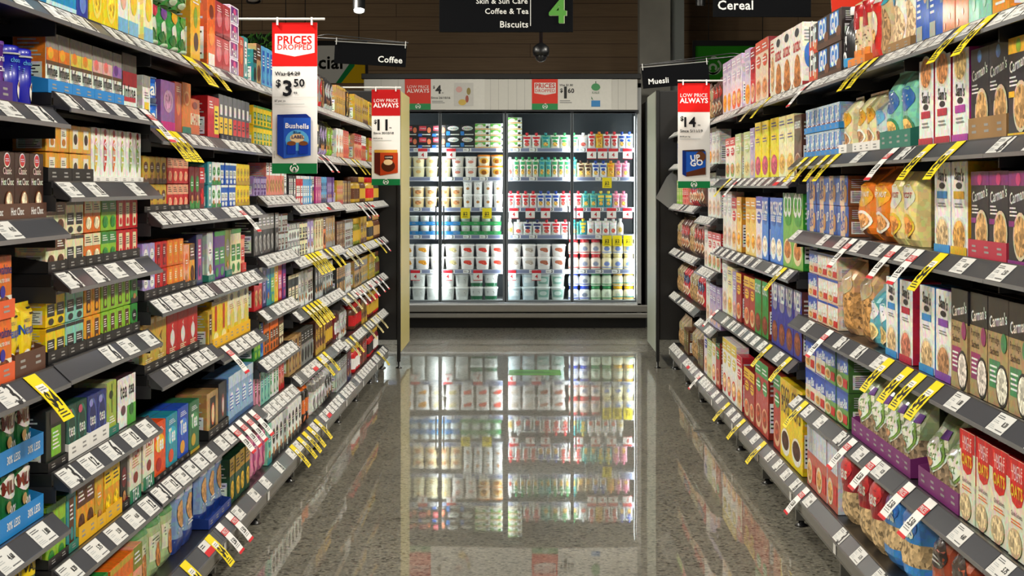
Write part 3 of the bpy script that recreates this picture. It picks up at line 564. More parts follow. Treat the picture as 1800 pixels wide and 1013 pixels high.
cer('cnes', '3a3a98', '8a88a8', '7a3a28', '8a4a30', 'indigo cereal box, grey top', .2, .28, ('NES',), side='5a2a28')
cer('cchg', '3a8a3a', '2c9a40', '7a3420', '8a3a28', 'green chocolate cereal box', .2, .27, ('CHOC',), side='8a2820')
cer('cyr', 'a83028', 'f0c020', 'e8c898', 'c86a40', 'red cereal box, yellow top', .19, .275, tc='8a1c1c', side='8a2020')
cer('ccoc', 'f4d414', 'f0c810', 'f0ece0', '4a2818', 'yellow chocolate pops box', .27, .3, ('COCO', 'POPS'), tc='4a2414', side='d8b810')
cer('crad', 'b8382c', '3a9a48', 'e8b088', 'a84a30', 'red box, green top', .2, .3, side='8a2a20')
cer('cwyl', 'f0ece4', 'e8d060', 'd83838', 'e8c088', 'white cereal box, lemon top', .2, .28, side='e0d8d0')
def mbag(key, b0, c1, c2, food, lk, w, h, nm='muesli_bag', txt=None, d=.1, window=None, full=.9, tc='white', pinch=.25, side=None):
    art = [('e', .5, .62, .36, .16, c1), ('e', .5, .26, .36, .15, c2)]
    if not window: art += [('E', .5, .26, .3, .11, food)]
    else: art = [('e', .5, .7, .38, .16, c1)]
    art += [('t', .5, .64, .56, txt, tc, 0, .04)] if txt else [('b', .3, .58, .7, .68, 2, tc)]
    tp(key, nm, 'bag', 'bag', w, h, d, b0, lk, art, side=side or b0, window=window, full=full, pinch=pinch)
mbag('mbg', '7ac8b0', '2a68b8', '2f8a58', 'e0b060', 'aqua muesli bag, blue oval', .19, .215)
mbag('mby', 'e8d8a8', 'd8a020', 'f0ece4', 'b08058', 'cream muesli bag, mustard oval', .13, .17, tc='5a3a20')
mbag('mbs', 'c8d4d8', '6ab0d0', 'f0ece4', 'a06850', 'pale muesli bag, blue top', .13, .15)
mbag('mbo', 'e07a18', 'f0b020', 'f0ece0', 'd09050', 'large shiny orange cereal bag', .25, .235, d=.16, txt='HONEY NUT')
mbag('mba', 'f0dc90', 'f0ece0', 'e8c030', 'd88a40', 'yellow and white apricot bag', .16, .215, txt='APRICOT', tc='b82a30')
mbag('mbd', '2c6a48', '3a9ac0', 'e87830', 'e8a048', 'dark green muesli bag', .15, .2)
mbag('mbt', '5aa8b8', 'e8ece8', 'f0dca0', 'c8a868', 'teal and white muesli bag', .13, .17, tc='2a6a80')
mbag('mbc', 'd8a878', 'c8b090', 'e8722c', 'a87848', 'orange based cookie muesli bag', .17, .225, window=(.1, .55, 'b8884e'), d=.13)
mbag('seed', '9aa880', 'dfe6cc', 'c8c0a0', 'a89078', 'green lined clear seed bag', .2, .235, 'seed_bag', txt='Select', d=.14, window=(.02, .5, '9a8468'), tc='6a8a3a', pinch=.4)
T['seed']['art'] = [('e', .45, .55, .46, .3, 'e4ead4'), ('e', .47, .53, .4, .25, '7aa048'), ('e', .48, .52, .34, .2, 'eef0e2'), ('t', .48, .5, .4, 'Select', '5a8a3a', 0, .02), ('r', .62, .72, .84, .84, '6a3a8a'), ('E', .48, .4, .16, .06, 'a87a58')]
mbag('oatb', '9a1c28', 'd83038', 'c8b088', 'c8b088', 'red oats bag, clear base', .17, .235, 'oats_bag', txt='oats', d=.11, window=(.0, .42, 'c0a478'))
mbag('oatbl', '3a88d0', '2a6ac0', 'c8b088', 'c8b088', 'blue oats bag, clear band', .22, .235, 'oats_bag', txt='oats', d=.14, window=(.25, .5, 'c0a478'))
mbag('oator', 'b8502c', '3a2a28', 'c8b088', 'b08868', 'rust orange grain bag', .2, .22, 'oats_bag', d=.13, window=(.0, .4, 'b08050'))
mbag('nutdk', '5a3a34', 'c03030', 'd8c8b0', 'a86a48', 'maroon nut bag', .14, .22, 'nut_bag')
mbag('nutcl', 'a89078', 'b0a080', 'c8b898', 'a08058', 'clear bag of brown nuts', .15, .2, 'nut_bag', window=(.05, .7, '9a7a50'))
mbag('nutrb', 'b82838', '2a3a68', 'e8d8c8', 'b88a68', 'red navy nut bag', .13, .2, 'nut_bag')
tp('kcart', 'shelf_ready_carton', 'box', 'box', .3, .1, .14, '9a7850', 'plain brown open carton', [('b', .2, .6, .8, .75, 2, 'charcoal')], side='8a6a44')
tp('redpk', 'snack_bar_box', 'box', 'box', .18, .16, .1, 'a82c34', 'dull red snack bar box', [('b', .2, .5, .8, .8, 4, 'white'), ('e', .5, .25, .3, .14, 'd88a60')], side='8a2028')

# ---- families: fam/colour/colour
FAM = {
    'tea': ('herbal_tea_box', 'tea box', .075, .125, .07), 'teas': ('twin_tea_box', 'slim tea box', .0715, .0715, .065),
    'tall': ('coffee_stick_box', 'tall coffee box', .1, .152, .08), 'cof': ('coffee_sachet_box', 'coffee box', .12, .15, .08),
    'small': ('coffee_pod_box', 'small pod box', .085, .072, .08), 'pod': ('pod_carton', 'pod carton', .1, .17, .08),
    'bagc': ('coffee_bag', 'coffee bag', .11, .17, .075), 'jar': ('coffee_jar', 'coffee jar', .085, .15, .085),
    'can': ('coffee_tin', 'coffee tin', .1, .15, .1),
}
def fam(key):
    p = key.split('/'); f = FAM[p[0]]; c1 = p[1]; c2 = p[2] if len(p) > 2 else 'white'; c3 = p[3] if len(p) > 3 else c2
    hv = sum(ord(x) for x in key) % 4
    nm, noun, w, h, d = f
    look = f"{c1.replace('_', ' ')} {c2.replace('_', ' ')} {noun}" if c1 != c2 else f"{c1.replace('_', ' ')} {noun}"
    dark = 'charcoal' if c2 in ('white', 'cream', 'yellow', 'silver', 'gold', 'peach', 'mint', 'tan', 'lilac', 'kraft') else 'white'
    A = [[('r', .12, .3, .88, .66, c2), ('b', .2, .4, .8, .6, 3, dark), ('e', .5, .15, .28, .1, c3), ('r', 0, .9, 1, 1, c2)],
         [('e', .5, .6, .34, .2, c2), ('b', .3, .54, .7, .66, 2, dark), ('r', 0, 0, 1, .2, c3), ('E', .5, .24, .22, .1, 'b07a48')],
         [('r', .25, .1, .75, .9, c2), ('b', .32, .5, .68, .8, 4, dark), ('e', .5, .28, .16, .12, c1)],
         [('r', 0, .62, 1, 1, c2), ('b', .15, .7, .85, .92, 3, dark), ('E', .5, .3, .36, .2, c3 if c3 != 'white' else 'b88a58')]][hv]
    sh = {'bagc': 'bag', 'jar': 'jar', 'can': 'tin'}.get(p[0], 'box')
    kw = {}
    if sh == 'jar': kw = dict(lid=c2 if c2 not in ('white',) else 'gold', lid_child=1, m=PLAS); A = [('r', .05, .15, .95, .55, c2), ('b', .3, .25, .7, .48, 3, dark)]
    if sh == 'tin': kw = dict(lid='silver', lid_child=1)
    tp(key, nm, sh if sh != 'bag' else 'bag', sh, w, h, d, c1, look, A, pinch=.15, **kw)

for k_, h_ in {'oats': 0.2, 'seed': 0.185, 'porp': 0.225, 'porg': 0.225, 'samr': 0.213, 'samp': 0.213, 'samb': 0.213, 'samy': 0.213, 'samr2': 0.213, 'samv': 0.213, 'carp': 0.187, 'upgo2': 0.094, 'wbites': 0.078, 'wsm': 0.078, 'wb': 0.11, 'wg': 0.11, 'cgre': 0.28, 'cbub': 0.26, 'ckel': 0.262, 'ccrn': 0.255, 'ccrr': 0.25, 'cher': 0.225, 'cpy': 0.235, 'cyel': 0.237, 'clav': 0.22, 'cpg': 0.21, 'cwr': 0.2, 'cnes': 0.25, 'cchg': 0.232, 'cyr': 0.225, 'brtray': 0.103, 'redfit': 0.1, 'cpu': 0.14, 'cre': 0.145, 'cor': 0.15, 'gpy': 0.146, 'gpr': 0.146, 'gpm': 0.146, 'cred': 0.132, 'col': 0.11, 'cwh': 0.115, 'cyl': 0.07, 'ner1': 0.14, 'ner2': 0.152, 'ytea': 0.165, 'ytea2': 0.165, 'ttor': 0.15, 'tttl': 0.15, 'ttbl': 0.152, 'ttgn': 0.15, 'krafto': 0.14, 'blacko': 0.15, 'blw': 0.155, 'lan': 0.14, 'uptin': 0.125, 'dilg': 0.115, 'dilb': 0.115, 'bambu': 0.125, 'puk': 0.122, 'infa': 0.125, 'infb': 0.125, 'infc': 0.125, 'infd': 0.125, 'infe': 0.125, 'darkred': 0.135, 'tallwhite': 0.138, 'tst': 0.06, 'tst2': 0.06, 'bluecan': 0.115, 'drinkchoc': 0.115}.items(): T[k_]['h'] = h_
for k_ in ('milo', 'nesq', 'grnpk', 'blupk'): T[k_]['full'] = .55; T[k_]['pinch'] = .1
DATA = {}
def mesh_of(key):
    if key not in T: fam(key)
    if key not in DATA:
        t = T[key]
        vs = []
        n = 2 if t['shape'] == 'bag' else 1
        for q in range(n):
            vs.append(build_body(t, seed=len(key) * 7 + q * 13).data(t['name']))
        ld = None
        if t.get('lid_child'):
            b = MB(); lid_profile(b, t); ld = b.data('lid')
        DATA[key] = (vs, ld)
    return DATA[key]
# ================================================================== BUILDING SHELL
def shell():
    b = MB(); m = floor_mat()
    b.face([(-6, -2, 0), (6, -2, 0), (6, 17.2, 0), (-6, 17.2, 0)], 'grey', m); b.obj('floor', kind='structure')
    b = MB(); b.box(-6, 6, 17.0, 17.2, 0, 4.2, 'brown', plank_mat()); b.obj('wall_back', kind='structure')
    b = MB(); b.box(-6, 6, -2, 17.2, 4.2, 4.3, '1c1a18', METAL); b.obj('ceiling', kind='structure')
    for s, n in ((-1, 'left'), (1, 'right')):
        b = MB(); b.box(s * 6, s * 6.1, -2, 17.2, 0, 4.2, '3c3630', METAL); b.obj('wall_' + n, kind='structure')
    b = MB(); b.box(1.00, 1.28, 16.0, 16.3, 0, 4.2, 'grey', concrete_mat()); b.obj('trim_1', kind='structure')
    b = MB(); b.box(1.285, 1.41, 16.05, 16.3, 0, 4.2, '9aa09c', METAL); b.obj('trim_2', kind='structure')
shell()
# ================================================================== SHELVING
XO = {'left': .945, 'right': .922}
ORD = ['first', 'second', 'third', 'fourth', 'fifth', 'sixth', 'seventh', 'eighth', 'ninth', 'tenth', 'eleventh', 'twelfth', 'thirteenth', 'fourteenth', 'fifteenth',
       'sixteenth', 'seventeenth', 'eighteenth', 'nineteenth', 'twentieth', 'twenty-first', 'twenty-second', 'twenty-third', 'twenty-fourth', 'twenty-fifth']
BAYW = ['nearest', 'second', 'third', 'fourth', 'fifth', 'sixth', 'seventh', 'eighth', 'ninth', 'furthest']
Z0 = {'left': 2.7, 'right': 2.66}
HL = {0: [1.555, 1.345, 1.121, .815, .515, .125], 1: [1.555, 1.38, 1.195, 1.006, .818, .595, .395, .125], 2: [1.555, 1.335, 1.118, .89, .70, .40, .125], 3: [1.555, 1.335, 1.118, .89, .675, .40, .125],
      4: [1.555, 1.335, 1.15, .93, .733, .553, .374, .125], 5: [1.555, 1.333, 1.105, .885, .663, .40, .125], 6: [1.555, 1.333, 1.105, .885, .663, .40, .125]}
for i in (7, 8, 9): HL[i] = [1.555, 1.333, 1.09, .85, .61, .37, .125]
HR = {i: [1.54, 1.285, 1.03, .728, .44, .145] for i in range(4)}
for i in (4, 5, 6): HR[i] = [1.54, 1.22, .88, .556, .145]
HR[7] = [1.54, 1.30, 1.02, .741, .444, .145]
for i in (8, 9): HR[i] = [1.54, 1.33, 1.07, .776, .487, .145]
HGT = {'left': HL, 'right': HR}
SW, SH = .035, .033
NRM = (0, -.686, .728)
def slope(x0, w, y0=0, z0=0, vs=1.0):
    return lambda u, v, o: (x0 + w * u, y0 + SW * v * vs + NRM[1] * o, z0 + SH * v * vs + NRM[2] * o)
def ticket_data(i, w=.115, price='4.60', promo=False):
    b = MB(); S0 = slope(-w / 2, w); e = .96
    S = lambda u, v, o: S0(u, .02 + v * e, o + .0012)
    b.mesh([S(0, 0, 0), S(1, 0, 0), S(1, 1, 0), S(0, 1, 0)], [(0, 1, 2, 3)], 'e2e1dc')
    b.mesh([S(0, 0, -.0006), S(1, 0, -.0006), S(1, 1, -.0006), S(0, 1, -.0006)], [(3, 2, 1, 0)], 'f2f1ec')
    h = .046
    art = [('b', .08, .7, .5, .9, 2, '5a5a5c'), ('b', .06, .1, .42, .34, 3, 'silver'), ('t', .76, .52, .26, price, '2a2a2c', 0, .04), ('b', .52, .08, .94, .2, 1, '6a6a6c'), ('b', .1, .42, .38, .6, 2, 'silver')]
    if promo: art = [('r', 0, .0, 1, .42, 'd82028')] + [('b', .08, .6, .5, .9, 2, 'charcoal')]
    b.art(art, S, w, h)
    return b.data('price_ticket')
PR = ['4.60', '2.50', '3', '8.20', '5.75', '6', '12', '1.80']
TICK = [ticket_data(i, price=p) for i, p in enumerate(PR)]
PTICK = ticket_data(9, promo=True)
def hang_data(col, w=.08, red=False):
    P = [(-.044, -.052), (-.022, -.023), (-.001, -.0005), (SW, SH)]; B = [0, .3, .56, 1.0]
    def S0(u, v, o):
        v = min(1, max(0, v))
        for k in range(3):
            if v <= B[k + 1] or k == 2:
                t = (v - B[k]) / (B[k + 1] - B[k]); (ya, za), (yb, zb) = P[k], P[k + 1]
                return (w * (u - .5), ya + (yb - ya) * t + NRM[1] * (o + .0022), za + (zb - za) * t + NRM[2] * (o + .0022))
    b = MB(); vs = []
    for t in B: vs += [S0(0, t, 0), S0(1, t, 0)]
    b.mesh(vs, [(0, 1, 3, 2), (2, 3, 5, 4), (4, 5, 7, 6)], col)
    b.mesh([S0(u, t, -.0008) for t in B for u in (0, 1)], [(2, 3, 1, 0), (4, 5, 3, 2), (6, 7, 5, 4)], col)
    L = .115
    if red:
        art = [('r', 0, .62, 1, .8, 'd81f2a'), ('t', .5, .36, .6, '5.50', '101010', PI2 * 0, .05), ('b', .15, .16, .85, .26, 2, 'grey'), ('r', 0, 0, 1, .07, 'd81f2a'), ('t', .5, .71, .8, 'PRICES', 'white')]
    else:
        art = [('r', .12, .58, .8, .76, 'f4f2e8'), ('t', .5, .4, .7, '$4', '141410', 0, .06), ('b', .15, .05, .85, .22, 3, '3a3a20'), ('b', .2, .62, .7, .72, 2, 'grey')]
    b.art(art, S0, w, L)
    return b.data('special_ticket')
HY = hang_data('f8e010'); HRD = hang_data('f6f4f0', red=True); HC = hang_data('e8d890')

def shelf_mesh(w=.898):
    b = MB(); g = '4a4b50'; dk = '101012'
    x0, x1 = -w / 2, w / 2
    # sloped ticket channel with rolled edges
    b.mesh([(x0, 0, 0), (x1, 0, 0), (x1, SW, SH), (x0, SW, SH)], [(0, 1, 2, 3)], g, PLAS)
    b.mesh([(x0, .002, -.003), (x1, .002, -.003), (x1, SW, SH - .004), (x0, SW, SH - .004)], [(3, 2, 1, 0)], dk, METAL)
    b.box(x0, x1, -.0022, .002, -.008, .0006, '6a6a6c', PLAS)
    b.box(x0, x1, SW - .001, SW + .004, SH - .012, SH + .0025, '3a3a3e', PLAS)
    for x in (x0, x1):
        s = -1 if x < 0 else 1
        P = [(x, 0, -.006), (x, SW, .0), (x, SW, SH), (x, 0, 0)]
        b.face(P if s > 0 else P[::-1], '26262a', PLAS)
    return b.data('ticket_channel')
def deck_mesh(w=.898):
    b = MB(); dk = '141416'
    b.box(-w / 2, w / 2, SW + .004, .44, .006, .032, dk, METAL, ch=.001)
    for y in (.12, .22, .32): b.box(-w / 2 + .01, w / 2 - .01, y, y + .02, -.004, .006, '1e1e20', METAL)
    for x in (-w / 2, w / 2 - .003):
        b.box(x, x + .003, .03, .44, -.028, .006, '2a2a2c', METAL)
    return b.data('shelf')
def fascia_mesh(w=.898):
    b = MB(); x0, x1 = -w / 2, w / 2
    b.box(x0, x1, .004, .010, -.046, -.006, '6e6c66', METAL)
    b.box(x0, x1, .002, .012, -.049, -.044, '5a5852', METAL)
    b.box(x0 + .02, x0 + .06, .001, .004, -.042, -.012, 'dcdad4', CARD)
    b.box(x0 + .017, x0 + .063, .0022, .0035, -.045, -.009, '2a2a2a', PLAS)
    return b.data('fascia')
CHN, DECK, FASC = shelf_mesh(), deck_mesh(), fascia_mesh()
def leg_data(h):
    b = MB(); b.box(-.012, .012, .03, .07, .02, h, '55544f', METAL, ch=.001); b.box(-.006, .006, .036, .40, h - .02, h, '1a1a1a', METAL)
    b.lathe([(.008, .008), (.008, .03)], 10, 0, .05, '2a2a2a', METAL)
    return b.data('leg')
def foot_data():
    b = MB(); b.lathe([(.024, 0), (.024, .004), (.012, .010), (.009, .022)], 14, 0, .05, '1a1a1a', PLAS); return b.data('foot')
LEG, FOOT = leg_data(.11), foot_data()
# promotional tickets: (side, Z, shelf height, kind)
PROMO = [('left', 3.42, .815, 'y'), ('left', 4.42, 1.38, 'r'), ('left', 4.62, 1.335, 'y'), ('left', 4.71, 1.335, 'y'), ('left', 4.8, 1.335, 'y'), ('left', 4.95, 1.555, 'y'), ('left', 5.03, 1.555, 'y'), ('left', 5.25, 1.555, 'y'),
         ('left', 5.83, 1.118, 'r'), ('left', 5.58, .675, 'r')]
PROMO += [('left', z, .885, 'y') for z in (7.62, 7.74, 7.86, 7.98, 8.1, 8.35, 8.55)] + [('left', z, .663, 'y') for z in (7.55, 7.68, 7.81, 7.94, 8.07)]
PROMO += [('left', z, .40, 'y') for z in (8.1, 8.28)] + [('left', z, .125, 'y') for z in (7.2, 7.38, 7.54, 7.7, 7.95, 4.93, 5.3)] + [('left', z, .125, 'r') for z in (5.48, 5.66)]
PROMO += [('left', z, .40, 'r') for z in (5.72, 5.85, 5.98, 6.12)]
PROMO += [('left', z, .85, k) for z, k in ((9.2, 'c'), (9.45, 'c'), (10.2, 'y'), (11.0, 'y'), (11.3, 'r'))] + [('left', z, .61, k) for z, k in ((9.1, 'c'), (9.4, 'c'), (9.7, 'r'), (9.95, 'r'), (10.2, 'c'), (10.5, 'r'), (10.9, 'r'), (11.2, 'r'))]
PROMO += [('left', z, .37, k) for z, k in ((9.3, 'c'), (9.5, 'y'), (10.3, 'c'), (10.8, 'c'), (11.1, 'c'))] + [('left', 11.2, .125, 'y')]
PROMO += [('left', z, 1.333, k) for z, k in ((8.0, 'r'), (8.25, 'r'), (9.1, 'c'), (9.6, 'y'), (9.85, 'y'))] + [('left', z, 1.09, 'r') for z in (9.9, 10.2, 10.4)]
PROMO += [('right', 3.62, 1.54, 'y'), ('right', 3.845, 1.54, 'y'), ('right', 4.84, 1.54, 'y'), ('right', 4.98, 1.54, 'y'), ('right', 5.97, 1.54, 'r'), ('right', 6.96, 1.54, 'y'), ('right', 7.33, 1.54, 'c'),
          ('right', 4.16, 1.285, 'y'), ('right', 3.88, 1.285, 'y'), ('right', 4.57, 1.285, 'r'), ('right', 5.42, 1.285, 'y'), ('right', 5.61, 1.285, 'y'), ('right', 5.85, 1.285, 'y'), ('right', 6.05, 1.285, 'y'),
          ('right', 8.35, 1.22, 'y'), ('right', 7.97, 1.22, 'r'), ('right', 4.54, 1.03, 'r'), ('right', 4.28, 1.03, 'r'), ('right', 4.04, 1.03, 'y'), ('right', 5.15, 1.03, 'r'), ('right', 6.55, .88, 'y'),
          ('right', 5.55, .728, 'r'), ('right', 4.63, .728, 'y'), ('right', 4.4, .728, 'y'), ('right', 4.26, .728, 'y'), ('right', 4.08, .728, 'y'), ('right', 6.94, .556, 'y'), ('right', 6.42, .556, 'y'),
          ('right', 6.05, .44, 'y'), ('right', 5.15, .44, 'r'), ('right', 4.8, .44, 'r'), ('right', 4.38, .44, 'r'), ('right', 4.15, .44, 'r'), ('right', 8.4, .145, 'y'), ('right', 7.8, .145, 'y'), ('right', 7.15, .145, 'y'),
          ('right', 6.02, .145, 'r'), ('right', 9.7, .145, 'r'), ('right', 8.95 - .05, .556, 'r')]
RZ = {'left': PI2, 'right': -PI2}
SG = {'left': -1, 'right': 1}
def world(side, x, y, z):          # shelf frame (along, depth, up) at along-origin 0 -> world
    return (SG[side] * (XO[side] + y), x if side == 'left' else x, z)
def bay(side, i):
    zc = Z0[side] + .9 * i + .45
    hs = HGT[side][i]
    root = link('shelving_bay', None, None, (SG[side] * XO[side], zc, 0), RZ[side])
    root['category'] = 'shelf unit'; root['group'] = f'{side} aisle shelving bays'
    root['label'] = f'charcoal supermarket shelving bay, {BAYW[i]} on the {side} of the aisle'
    b = MB(); b.box(-.45, .45, .44, .455, .05, 1.84, '121214', METAL)
    for z in (.5, .9, 1.3, 1.6): b.box(-.43, .43, .437, .44, z, z + .006, '1c1c1e', METAL)
    b.obj('back_panel', root)
    for x in (-.436, .436):
        b = MB(); b.box(x - .012, x + .012, .425, .439, 0, 1.85, '1e1e20', METAL)
        for k in range(30): b.box(x - .004, x + .004, .4245, .4252, .15 + k * .055, .18 + k * .055, '050505', METAL)
        b.obj('upright', root)
    for k, zl in enumerate(hs):
        s = link('base_shelf' if k == len(hs) - 1 else 'shelf', DECK, root, (0, 0, zl))
        link('ticket_channel', CHN, s)
        if k == len(hs) - 1:
            link('fascia', FASC, s)
        mine = [(z, kd) for sd, z, h, kd in PROMO if sd == side and abs(h - zl) < .026 and Z0[side] + .9 * i < z <= Z0[side] + .9 * (i + 1)]
        xs = []
        for z, kd in mine:
            x = (z - zc) if side == 'left' else (zc - z)
            if abs(x) > .405: x = math.copysign(.405, x)
            link('special_ticket', {'y': HY, 'r': HRD, 'c': HC}[kd], s, (x, 0, 0), label={'y': 'yellow hanging special ticket', 'r': 'red and white hanging price ticket', 'c': 'cream hanging ticket'}[kd]); xs.append(x)
        rr = random.Random(i * 31 + k * 7 + (3 if side == 'left' else 5))
        if side == 'left': stp, pr_ = {0: (.2, .7), 1: (.165, .85), 2: (.135, .9), 3: (.135, .9)}.get(i, (.129, .97))
        else: stp, pr_ = (.25, .85) if i < 4 else ((.2, .85) if i < 7 else (.13, .9))
        if k == len(hs) - 1 and side == 'left': stp, pr_ = (.3, .85) if i < 5 else (.14, .95)
        if k == 0: stp, pr_ = .129, .9
        x = -.385
        while x < .39:
            if all(abs(x - q) > .085 for q in xs):
                if rr.random() < pr_:
                    link('price_ticket', TICK[rr.randrange(len(TICK))] if rr.random() < .992 else PTICK, s, (x, 0, 0))
            x += stp + (rr.random() * .06 if stp > .15 else 0)
    leg = link('leg', LEG, root, (-.45 + .026 if side == 'left' else .45 - .026, 0, 0)); link('foot', FOOT, leg)
    if i == 9:
        leg = link('leg', LEG, root, (.424 if side == 'left' else -.424, 0, 0)); link('foot', FOOT, leg)
for sd in ('left', 'right'):
    for i in range(10): bay(sd, i)

# ------------------------------------------------------------------ trays
TR = {}
def tray_data(w, d, hf, col, txt=None, tcol='white'):
    k = (round(w, 3), d, hf, col, txt)
    if k in TR: return TR[k]
    b = MB(); t = .0012
    b.box(-w / 2, w / 2, 0, t, 0, hf, col, CARD)
    b.box(-w / 2, w / 2, d - t, d, 0, hf, col, CARD)
    b.box(-w / 2, w / 2, t, d - t, 0, t, col, CARD)
    for s in (-1, 1):
        x = s * w / 2; x0, x1 = (x, x + t) if s < 0 else (x - t, x)
        y1 = d - t; hb = hf * 1.5
        P0 = [(x0, t, 0), (x0, y1, 0), (x0, y1, hb), (x0, t, hf)]; P1 = [(x1, t, 0), (x1, y1, 0), (x1, y1, hb), (x1, t, hf)]
        b.mesh(P0 + P1, [(3, 2, 1, 0), (4, 5, 6, 7), (2, 3, 7, 6), (0, 1, 5, 4)], col, CARD)
    if txt:
        n = max(1, int(round(w / .14)))
        for q in range(n):
            b.art([('t', (q + .5) / n, .52, .62 / n, txt, tcol, 0, .04)], flat(-w / 2, 0, w, hf), w, hf)
    else:
        n = max(1, int(round(w / .1)))
        for q in range(n):
            b.art([('b', (q + .32) / n, .25, (q + .68) / n, .78, 2, '9a9894' if col not in ('white', 'f0eee8', 'e8e4d8') else 'grey')], flat(-w / 2, 0, w, hf), w, hf)
    TR[k] = b.data('display_tray'); return TR[k]

# ------------------------------------------------------------------ stocking the shelves
COUNT = {}
def shelf_fill(side, i, k, items, x0=0.0, back=0.0):
    """items from the near end: (key, facings, tiers, tray colour, tray height, tray text)"""
    zl = HGT[side][i][k]; zs = zl + .0328
    zstart = Z0[side] + .9 * i + .006 + x0; zend = Z0[side] + .9 * (i + 1) - .004
    top = HGT[side][i][k - 1] - .006 if k else 9
    cur = zstart; n = 0; nt = 0
    shelfw = 'bottom' if k == len(HGT[side][i]) - 1 else ('top' if k == 0 else ORD[k])
    bw = BAYW[i]
    rr = random.Random(i * 101 + k * 13 + len(side))
    for it in items:
        if it[0] == '_': cur += it[1]; continue
        key, cnt = it[0], it[1]; tiers = it[2] if len(it) > 2 else 1
        tc_ = it[3] if len(it) > 3 else None; th = it[4] if len(it) > 4 else .03; tt = it[5] if len(it) > 5 else None
        (vs, ld) = mesh_of(key); t = T[key]; w, h, d = t['w'], t['h'], t['d']
        gap = .0025
        extra = .026 if t['shape'] == 'pouch' else (.0065 if t['shape'] == 'bag' else .001)
        tot = h + extra + (.0014 if tc_ else 0)
        while tiers > 1 and zs + tot * tiers > top: tiers -= 1
        sc = 1.0
        if zs + tot * tiers > top: sc = max(.5, (top - zs) / (tot * tiers) - .01)
        if cur + w > zend + .002: break
        cnt2 = min(cnt, int((zend - cur - (.007 if tc_ else 0)) / (w + gap) + .02)) if cur + cnt * (w + gap) > zend else cnt
        if cnt2 <= 0: break
        gw = cnt2 * (w + gap) + (.006 if tc_ else 0)
        for q in range(tiers):
            zb = zs + q * tot * sc
            if tc_ and (q == 0 or tc_ in (OR, BR, BL)):
                xm = cur + gw / 2
                o = link('display_tray', tray_data(gw - .001, d + .009, th, tc_, tt), None, (SG[side] * (XO[side] + .047 + back), xm, zb + .0002), RZ[side])
                o['category'] = 'tray'; o['group'] = 'shelf-ready cardboard trays'
                cname = {'1a1a1c': 'black', '1f86d0': 'blue', '5a3a2c': 'brown', 'f0eee8': 'white', 'e86030': 'orange', 'f0b820': 'yellow', '2a7a68': 'green', '7a2a70': 'purple', 'a07a4c': 'kraft', 'b83048': 'red', 'c83a34': 'red', '2a8048': 'green'}.get(tc_, 'card')
                o['label'] = f"{cname} tray of {t['cat']}s, {ORD[min(nt, 24)]} from near end, {shelfw} shelf, {bw} {side} bay" + (', ' + ['', 'upper', 'third', 'fourth'][min(q, 3)] + ' tier' if q else '')
                nt += 1
            for j in range(cnt2):
                xc = cur + (.0042 if tc_ else 0) + (w + gap) * j + w / 2
                y = XO[side] + .048 + back + (.0045 if tc_ else rr.uniform(0, .004))
                o = link(t['name'], vs[(j + q) % len(vs)], None, (SG[side] * y, xc, zb + (.0016 if tc_ else .0002)), RZ[side] + (0 if (tc_ or tiers > 1) else rr.uniform(-.012, .012)))
                o.scale = (1, 1, sc)
                if tiers == 1 and not tc_ and w > .02: o.scale = (.985, 1, sc)
                if ld: link('lid', ld, o)
                o['category'] = t['cat']
                o['group'] = f"{t['name'].replace('_', ' ')}es on the {side} shelving" if t['name'].endswith('box') else f"{t['name'].replace('_', ' ')}s on the {side} shelving"
                tier = '' if tiers == 1 else (', ' + (['lower', 'upper'] if tiers == 2 else ['lowest', 'second', 'third', 'fourth', 'fifth'])[q] + ' tier')
                o['label'] = f"{t['look']}, {ORD[min(n + j, 24)]} from near end, {shelfw} shelf, {bw} {side} bay{tier}"
                COUNT[t['name']] = COUNT.get(t['name'], 0) + 1
        n += cnt2; cur += gw + .001
BK, BL, BR, WH, OR, YE, GN, PU, KR, RD, GR2 = '1a1a1c', '1f86d0', '5a3a2c', 'f0eee8', 'e86030', 'f0b820', '2a7a68', '7a2a70', 'a07a4c', 'b83048', '2a8048'
L = 'left'
# near bay (only its far third is in the picture)
shelf_fill(L, 0, 1, [('drinkchoc', 1, 1, '4a2a78', .04), ('bluecan', 2)], x0=.56)
shelf_fill(L, 0, 2, [('hotchoc', 4, 1, BR, .032, 'Hot Choc')], x0=.48)
shelf_fill(L, 0, 3, [('oval', 1, 2, OR, .035), ('nesq', 2, 2, BR, .045)], x0=.56)
shelf_fill(L, 0, 4, [('milo', 4, 2, BL, .045, '30% LESS')], x0=.45)
shelf_fill(L, 0, 5, [('yvalu', 3, 2)], x0=.56)
# second bay
shelf_fill(L, 1, 0, [('ubl', 1), ('udb', 1), ('uye', 2), ('uwr', 1), ('uwy', 1)])
shelf_fill(L, 1, 1, [('infa', 2, 1, BL, .028), ('infb', 2, 1, BL, .028), ('infc', 2, 1, BL, .028), ('infd', 1, 1, BL, .028), ('darkred', 1, 1), ('tallwhite', 1)])
shelf_fill(L, 1, 2, [('tst', 2, 2, BK, .03), ('tst2', 2, 2, BK, .03), ('wfry', 1, 1, WH, .014), ('wfrr', 1, 1, WH, .014), ('wfro', 1, 1, WH, .014), ('wfrl', 1, 1, WH, .014), ('wfrg', 2, 1, WH, .014)])
shelf_fill(L, 1, 3, [('teas/cream/brown', 2, 2, BK, .024), ('teas/cream/charcoal', 2, 2, BK, .024), ('teas/orange/cream', 2, 2, BK, .024), ('teas/lime/green', 2, 2, BK, .024), ('teas/red/cream', 4, 2, BK, .024)])
